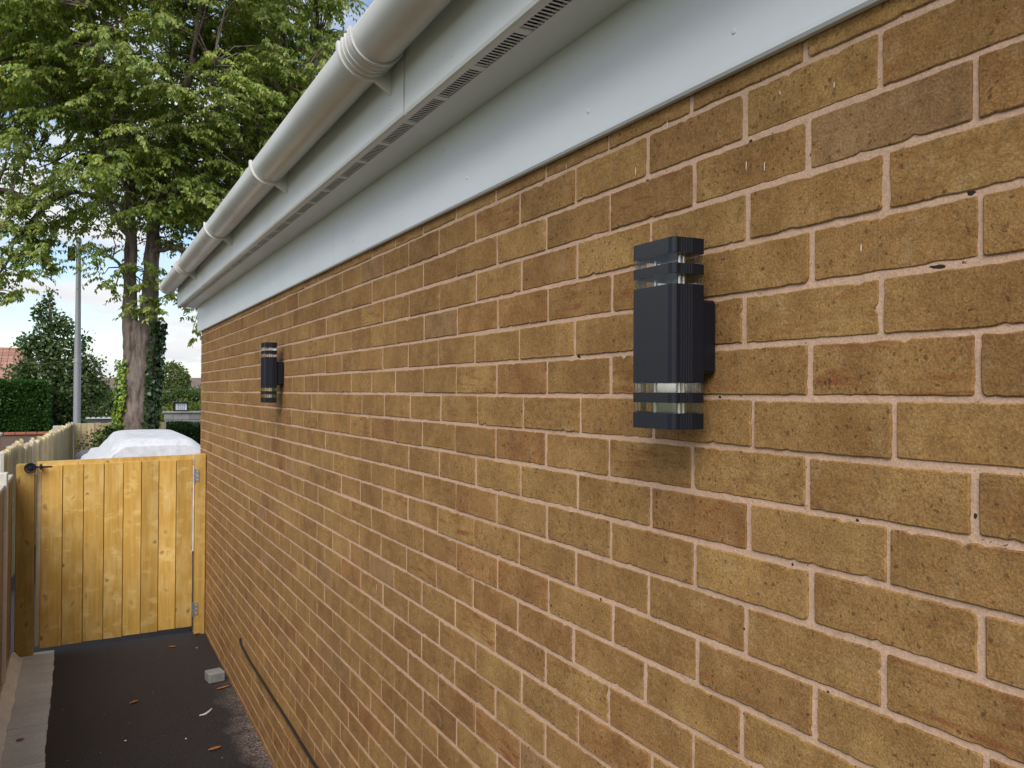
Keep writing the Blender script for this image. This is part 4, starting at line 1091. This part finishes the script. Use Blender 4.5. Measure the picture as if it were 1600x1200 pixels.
SG = [((0.075, 0.125, 0.030), 4), ((0.055, 0.10, 0.024), 3), ((0.105, 0.15, 0.04), 2)]
leafy('round_tree', 'round clipped light green tree crown right of the trunk', 'tree', (2.42, 35, 0), [(0, 0, 2.15, 0.68, 0.7, 0.78)], 5000, 0.085, [((0.12, 0.165, 0.04), 4), ((0.09, 0.135, 0.03), 3)], 8, [((0, 0, 0), (0, 0, 2.2), 0.08)], 0.6)
leafy('shrub', 'soft green shrub mass directly right of the tree trunk', 'shrub', (1.9, 30, 0), [(0, 0, 0.95, 0.9, 0.6, 0.95), (0.9, 0, 0.85, 0.8, 0.6, 0.95)], 15000, 0.085, SG, 9, [((0, 0, 0), (0.1, 0, 1.3), 0.04), ((0.8, 0, 0), (0.9, 0, 1.2), 0.04)], 0.5)
leafy('shrub', 'bright green shrub beside the brick wall corner above the lantern', 'shrub', (3.0, 31, 0), [(0, 0, 1.0, 0.7, 0.6, 1.05), (0.8, 0, 0.9, 0.7, 0.6, 1.1)], 7000, 0.08, [((0.06, 0.13, 0.022), 4), ((0.09, 0.16, 0.03), 2)], 10, [((0, 0, 0), (0, 0, 1.5), 0.04)], 0.5)
leafy('shrub', 'pale green shrub between the lamp pole and the trunk', 'shrub', (0.05, 30, 0), [(-0.3, 0, 0.95, 0.85, 0.6, 0.95), (0.6, 0, 0.9, 0.6, 0.5, 0.95)], 15000, 0.085, [((0.10, 0.145, 0.045), 4), ((0.075, 0.12, 0.035), 3)], 11, [((0, 0, 0), (0, 0, 1.4), 0.04)], 0.5)
leafy('shrub', 'yellow green variegated shrub behind the black lantern', 'shrub', (1.65, 23.2, 0), [(0, 0, 0.95, 0.65, 0.4, 0.62), (0.7, 0, 0.95, 0.6, 0.4, 0.62)], 4500, 0.07, [((0.26, 0.28, 0.05), 3), ((0.17, 0.21, 0.03), 3), ((0.09, 0.13, 0.02), 2)], 12, [((0, 0, 0), (0, 0, 1.2), 0.03)], 0.55)
leafy('shrub', 'leafy green bush at the foot of the trunk left side', 'shrub', (-0.42, 14.2, 0), [(0, 0, 0.75, 0.24, 0.25, 0.55), (0.12, 0, 1.0, 0.16, 0.16, 0.26)], 1500, 0.065, [((0.04, 0.075, 0.016), 4), ((0.10, 0.16, 0.02), 2)], 13, [((0, 0, 0), (0.05, 0, 1.0), 0.02)], 0.4)
leafy('garden_plant', 'thin reddish green plant against the pale far fence', 'plant', (-0.68, 15.3, 0), [(0, 0, 0.85, 0.2, 0.15, 0.3), (0.12, 0, 1.0, 0.14, 0.12, 0.14)], 260, 0.055, [((0.07, 0.09, 0.025), 3), ((0.16, 0.10, 0.05), 2)], 14,
      [((0, 0, 0), (-0.12, 0, 1.05), 0.008), ((0, 0, 0), (0.06, 0, 1.12), 0.008), ((0, 0, 0), (0.18, 0, 1.08), 0.008), ((0, 0, 0.3), (-0.2, 0.02, 0.95), 0.006)], 0.1, wid=0.3)

# ---- clipped hedges: solid core with leaf faces all over
def hedge(label, x0, x1, y0, y1, z0, z1, N, size, pal_, seed):
    rs_ = np.random.RandomState(seed); e = empty('hedge', ((x0 + x1) / 2, (y0 + y1) / 2, z0)); tag(e, label, 'hedge')
    ct = np.array([(x0 + x1) / 2, (y0 + y1) / 2, z0])
    MB().box(x0 + 0.05, x1 - 0.05, y0 + 0.05, y1 - 0.05, z0, z1 - 0.05, 0.06).build('core', 'hedgecore', e, tuple(ct)).location = (0, 0, 0)
    areas = [(x1 - x0) * (z1 - z0), (y1 - y0) * (z1 - z0), (x1 - x0) * (y1 - y0), (y1 - y0) * (z1 - z0)]
    fc = rs_.choice(4, N, p=np.array(areas) / sum(areas)); a_, b_ = rs_.rand(N), rs_.rand(N)
    P = np.zeros((N, 3)); Nn = np.zeros((N, 3))
    for k in range(4):
        m_ = fc == k
        if k == 0: P[m_] = np.stack([x0 + a_[m_] * (x1 - x0), np.full(m_.sum(), y0), z0 + b_[m_] * (z1 - z0)], 1); Nn[m_] = (0, -1, 0)
        if k == 1: P[m_] = np.stack([np.full(m_.sum(), x1), y0 + a_[m_] * (y1 - y0), z0 + b_[m_] * (z1 - z0)], 1); Nn[m_] = (1, 0, 0)
        if k == 2: P[m_] = np.stack([x0 + a_[m_] * (x1 - x0), y0 + b_[m_] * (y1 - y0), np.full(m_.sum(), z1)], 1); Nn[m_] = (0, 0, 1)
        if k == 3: P[m_] = np.stack([np.full(m_.sum(), x0), y0 + a_[m_] * (y1 - y0), z0 + b_[m_] * (z1 - z0)], 1); Nn[m_] = (-1, 0, 0)
    P += Nn * (rs_.uniform(-0.06, 0.03, N) + np.array([0.05 * mnoise.noise((p * 2.5).tolist()) for p in P]))[:, None]
    D = Nn + np.array([0, 0, 0.3]) + rs_.normal(size=(N, 3)) * 0.7
    leaf_mesh('foliage', P - ct, D, rs_.normal(size=(N, 3)), rs_.uniform(size * .7, size * 1.3, N), rs_.uniform(size * .3, size * .5, N), colours(rs_, N, pal_, 0.25), 'leaf', e)
hedge('tall square clipped dark green hedge on the low wall', -4.6, -1.52, 22.05, 23.3, 0.83, 2.0, 14000, 0.07, [((0.035, 0.10, 0.018), 4), ((0.055, 0.14, 0.025), 2)], 31)
hedge('low dark clipped hedge below the grey block wall', 0.90, 2.75, 20.6, 21.3, 0.0, 1.0, 7000, 0.06, [((0.018, 0.048, 0.012), 4), ((0.03, 0.07, 0.016), 2)], 32)

# ------------------------------------------------------------------ lamp pole
pl = empty('lamp_post', (-0.89, 17.9, 0)); tag(pl, 'tall grey metal pole with a small black box near its top', 'lamp post')
MB().tube([(0, 0, -0.02), (0, 0, 2.4), (0, 0, 3.4), (0, 0, 4.72)], [0.068, 0.064, 0.050, 0.044], 16).build('pole', 'pole', pl)
MB().tube([(0, 0, 4.72), (0, 0, 4.80), (0, 0, 4.84)], [0.051, 0.051, 0.028], 16).build('cap', 'pole', pl)
MB().tube([(0, 0, 2.36), (0, 0, 2.44)], [0.073, 0.069], 16).build('collar', 'pole', pl)
MB().box(-0.19, -0.055, -0.06, 0.06, 4.37, 4.64, 0.012).build('control_box', 'black', pl)

# ------------------------------------------------------------------ walls and houses beyond the road
lw = empty('garden_wall', (-2.6, 22, 0)); tag(lw, 'low brown garden wall with red coping under the square hedge', 'wall')
MB().box(-4.6, -0.75, 21.9, 22.1, -0.03, 0.775).build('wall', 'brown_render', lw).location = -Vector((2.6 * -1, 22, 0))
x = -4.6; k = 0
while x < -1.42:
    MB().box(x, x + 0.212, 21.86, 22.14, 0.777, 0.835, 0.006).build('coping_brick', 'redbrick', lw, (x + 0.1, 22, 0.8)).location = Vector((x + 0.1, 22, 0.8)) - lw.location
    x += 0.222
MB().box(-1.40, -1.15, 21.84, 22.16, 0.777, 0.97, 0.01).build('end_stone', 'concrete', lw).location = -lw.location
gp = empty('gate_pillar', (-2.52, 20.4, 0)); tag(gp, 'red brick pillar with cap at the far left edge', 'pillar')
for i in range(11):
    z = i * 0.075
    for j in range(2):
        a_ = (-0.16, 0.0) if j == 0 else (0.008, 0.168)
        if i % 2: a_ = (a_[0] + 0.0, a_[1] + 0.0)
        MB().box(a_[0], a_[1], -0.16 + 0.002 * (i % 2), 0.16, z, z + 0.066, 0.004).build('brick', 'redbrick', gp)
MB().box(-0.15, 0.158, -0.15, 0.15, 0, 0.82).build('core', 'mortar', gp)
MB().box(-0.20, 0.208, -0.2, 0.2, 0.826, 0.90, 0.02).build('cap', 'concrete', gp)

gw = empty('block_wall', (1.9, 22, 0)); tag(gw, 'grey stone block wall end carrying the black lantern', 'wall')
MB().box(1.06, 2.9, 22.02, 22.28, -0.03, 1.245).build('core', 'greyblock', gw).location = -gw.location
wr = random.Random(2)
for r_ in range(8):
    z = 0.0 + r_ * 0.154; x = 1.05 - (0.2 if r_ % 2 else 0.0)
    while x < 2.88:
        x0, x1 = max(x, 1.05), min(x + 0.395, 2.91)
        if x1 - x0 > 0.05:
            MB().box(x0, x1, 22.0 + wr.uniform(-.006, .006), 22.05, z + 0.004, z + 0.148, 0.006).build('block', 'greyblock', gw, ((x0 + x1) / 2, 22, z)).location = Vector(((x0 + x1) / 2, 22, z)) - gw.location
        x += 0.403
MB().box(1.02, 2.93, 21.97, 22.31, 1.248, 1.30, 0.008).build('coping', 'greyblock', gw).location = -gw.location
ln = empty('lantern', (1.44, 22.13, 1.3005)); tag(ln, 'black framed square lantern with pale panes on the block wall', 'lantern')
MB().box(-0.17, 0.17, -0.12, 0.12, 0, 0.028, 0.004).build('base', 'black', ln)
MB().box(-0.185, 0.185, -0.135, 0.135, 0.205, 0.235, 0.006).build('top', 'black', ln)
for sx in (-1, 1):
    for sy in (-1, 1): MB().box(sx * 0.155 - 0.014, sx * 0.155 + 0.014, sy * 0.105 - 0.014, sy * 0.105 + 0.014, 0.028, 0.205).build('frame_post', 'black', ln)
MB().box(-0.139, 0.139, -0.10, 0.10, 0.03, 0.203).build('pane', 'paneglass', ln)
for x in (-0.07, -0.023, 0.023, 0.07): MB().box(x - 0.004, x + 0.004, -0.106, -0.1005, 0.03, 0.203).build('glazing_bar', 'black', ln)
dw = empty('low_wall', (-0.3, 21.6, 0)); tag(dw, 'low dark wall with pale wavy coping beyond the far fence', 'wall')
MB().box(-0.70, 0.6, 21.5, 21.7, -0.03, 1.14).build('wall', 'darkstone', dw).location = -dw.location
x = -0.72
while x < 0.6:
    m_ = MB(); m_.prism([(x + 0.055 * (1 + math.cos(a_)), 1.143 + 0.04 * math.sin(a_)) for a_ in np.linspace(math.pi, 0, 7)], 21.47, 21.73, 'y')
    m_.build('coping_stone', 'palestone', dw).location = -dw.location; x += 0.113

def simple_house(label, x0, x1, y0, y1, eave, ridge, wallm, roofm, tiles=False, name='house', wins=()):
    e = empty(name, ((x0 + x1) / 2, (y0 + y1) / 2, 0)); tag(e, label, 'house')
    ym = (y0 + y1) / 2
    bd = MB(); bd.box(x0, x1, y0, y1, -0.03, eave)
    bd.prism([(y0, eave), (y1, eave), (ym, ridge - 0.05)], x0, x0 + 0.1, 'x'); bd.prism([(y0, eave), (y1, eave), (ym, ridge - 0.05)], x1 - 0.1, x1, 'x')
    bd.build('wall', wallm, e).location = -e.location
    dz = ridge - eave; dyy = ym - y0
    rfm = MB()
    for sgn in (-1, 1):
        ya = ym + sgn * (dyy + 0.25); za = eave - dz * 0.25 / dyy
        rfm.add([(x0 - 0.15, ya, za), (x1 + 0.15, ya, za), (x1 + 0.15, ym, ridge), (x0 - 0.15, ym, ridge), (x0 - 0.15, ya, za + 0.1), (x1 + 0.15, ya, za + 0.1), (x1 + 0.15, ym, ridge + 0.1), (x0 - 0.15, ym, ridge + 0.1)],
                [(0, 1, 2, 3), (4, 5, 6, 7), (0, 1, 5, 4), (1, 2, 6, 5), (2, 3, 7, 6), (3, 0, 4, 7)])
    ro = rfm.build('roof', roofm, e); ro.location = -e.location
    for (wx0, wx1, wz0, wz1) in wins:
        fr = MB().box(wx0, wx1, y0 - 0.05, y0 - 0.002, wz0, wz1).build('window', 'upvc', e); fr.location = -e.location
        pn = MB().box(wx0 + 0.08, wx1 - 0.08, y0 - 0.056, y0 - 0.0505, wz0 + 0.08, wz1 - 0.08).build('pane', 'tubdark', fr)
    if tiles:   # courses of tiles on the slope that faces the passage
        nrow = 12
        for r_ in range(nrow):
            f0, f1 = r_ / nrow, (r_ + 1.15) / nrow
            ya, yb = y0 - 0.28 + (dyy + 0.28) * f0, y0 - 0.28 + (dyy + 0.28) * min(1, f1)
            za = eave - dz * 0.28 / dyy + 0.1 + (dz + dz * 0.28 / dyy) * f0; zb = eave - dz * 0.28 / dyy + 0.1 + (dz + dz * 0.28 / dyy) * min(1, f1)
            m_ = MB(); n_ = 26
            for q_ in range(n_):
                xa = x0 - 0.15 + (x1 - x0 + 0.3) * q_ / n_ + 0.01; xb = xa + (x1 - x0 + 0.3) / n_ - 0.02
                m_.add([(xa, ya, za + 0.05), (xb, ya, za + 0.05), (xb, yb, zb + 0.012), (xa, yb, zb + 0.012), (xa, ya, za + 0.005), (xb, ya, za + 0.005)], [(0, 1, 2, 3), (4, 5, 1, 0)])
            m_.build('tile_course', roofm, ro)
    return e
e = simple_house('bungalow with pink clay tiled roof and orange bargeboard behind the hedge', -9.0, -3.1, 40, 46, 2.12, 3.65, 'render', 'rooftile', True)
MB().prism([(-3.55, 2.14), (-2.75, 2.56), (-2.75, 2.68), (-3.55, 2.26)], 39.5, 39.56, 'y').build('barge_board', 'orange', e).location = -e.location
MB().prism([(-3.6, 0.0), (-2.6, 0.0), (-2.6, 2.45), (-3.6, 2.05)], 39.58, 39.9, 'y').build('porch', 'render', e).location = -e.location
simple_house('distant house with brown roof left of the tree trunk', -0.7, 1.3, 60, 65, 1.95, 2.62, 'render', 'roofbrown', wins=((-0.2, 0.5, 0.9, 1.7),))
simple_house('distant long brown roofed house beside the brick wall corner', 5.2, 16, 62, 68, 1.95, 2.72, 'render', 'roofbrown', wins=((7.0, 8.2, 0.8, 1.7), (10.0, 11.2, 0.8, 1.7)))
# far treeline closing the horizon
tl = MB()
hx = np.linspace(-160, 220, 140)
topz = [2.2 + 2.0 * abs(mnoise.noise((x * 0.045, 3, 0))) + 0.8 * mnoise.noise((x * 0.2, 7, 0)) for x in hx]
tl.add([(x, 180 + 6 * mnoise.noise((x * 0.1, 0, 0)), -0.1) for x in hx] + [(x, 180, t * 0.8) for x, t in zip(hx, topz)] + [(x, 190, t) for x, t in zip(hx, topz)] + [(x, 215, -0.1) for x in hx],
       [(k * 140 + i, k * 140 + i + 1, (k + 1) * 140 + i + 1, (k + 1) * 140 + i) for k in range(3) for i in range(139)], True)
tag(tl.build('far_hills', 'hedgecore'), kind='structure')

# ------------------------------------------------------------------ render defaults
scene.render.engine = 'CYCLES'
scene.render.resolution_x = 1024; scene.render.resolution_y = 768
scene.cycles.max_bounces = 8
scene.cycles.transparent_max_bounces = 16
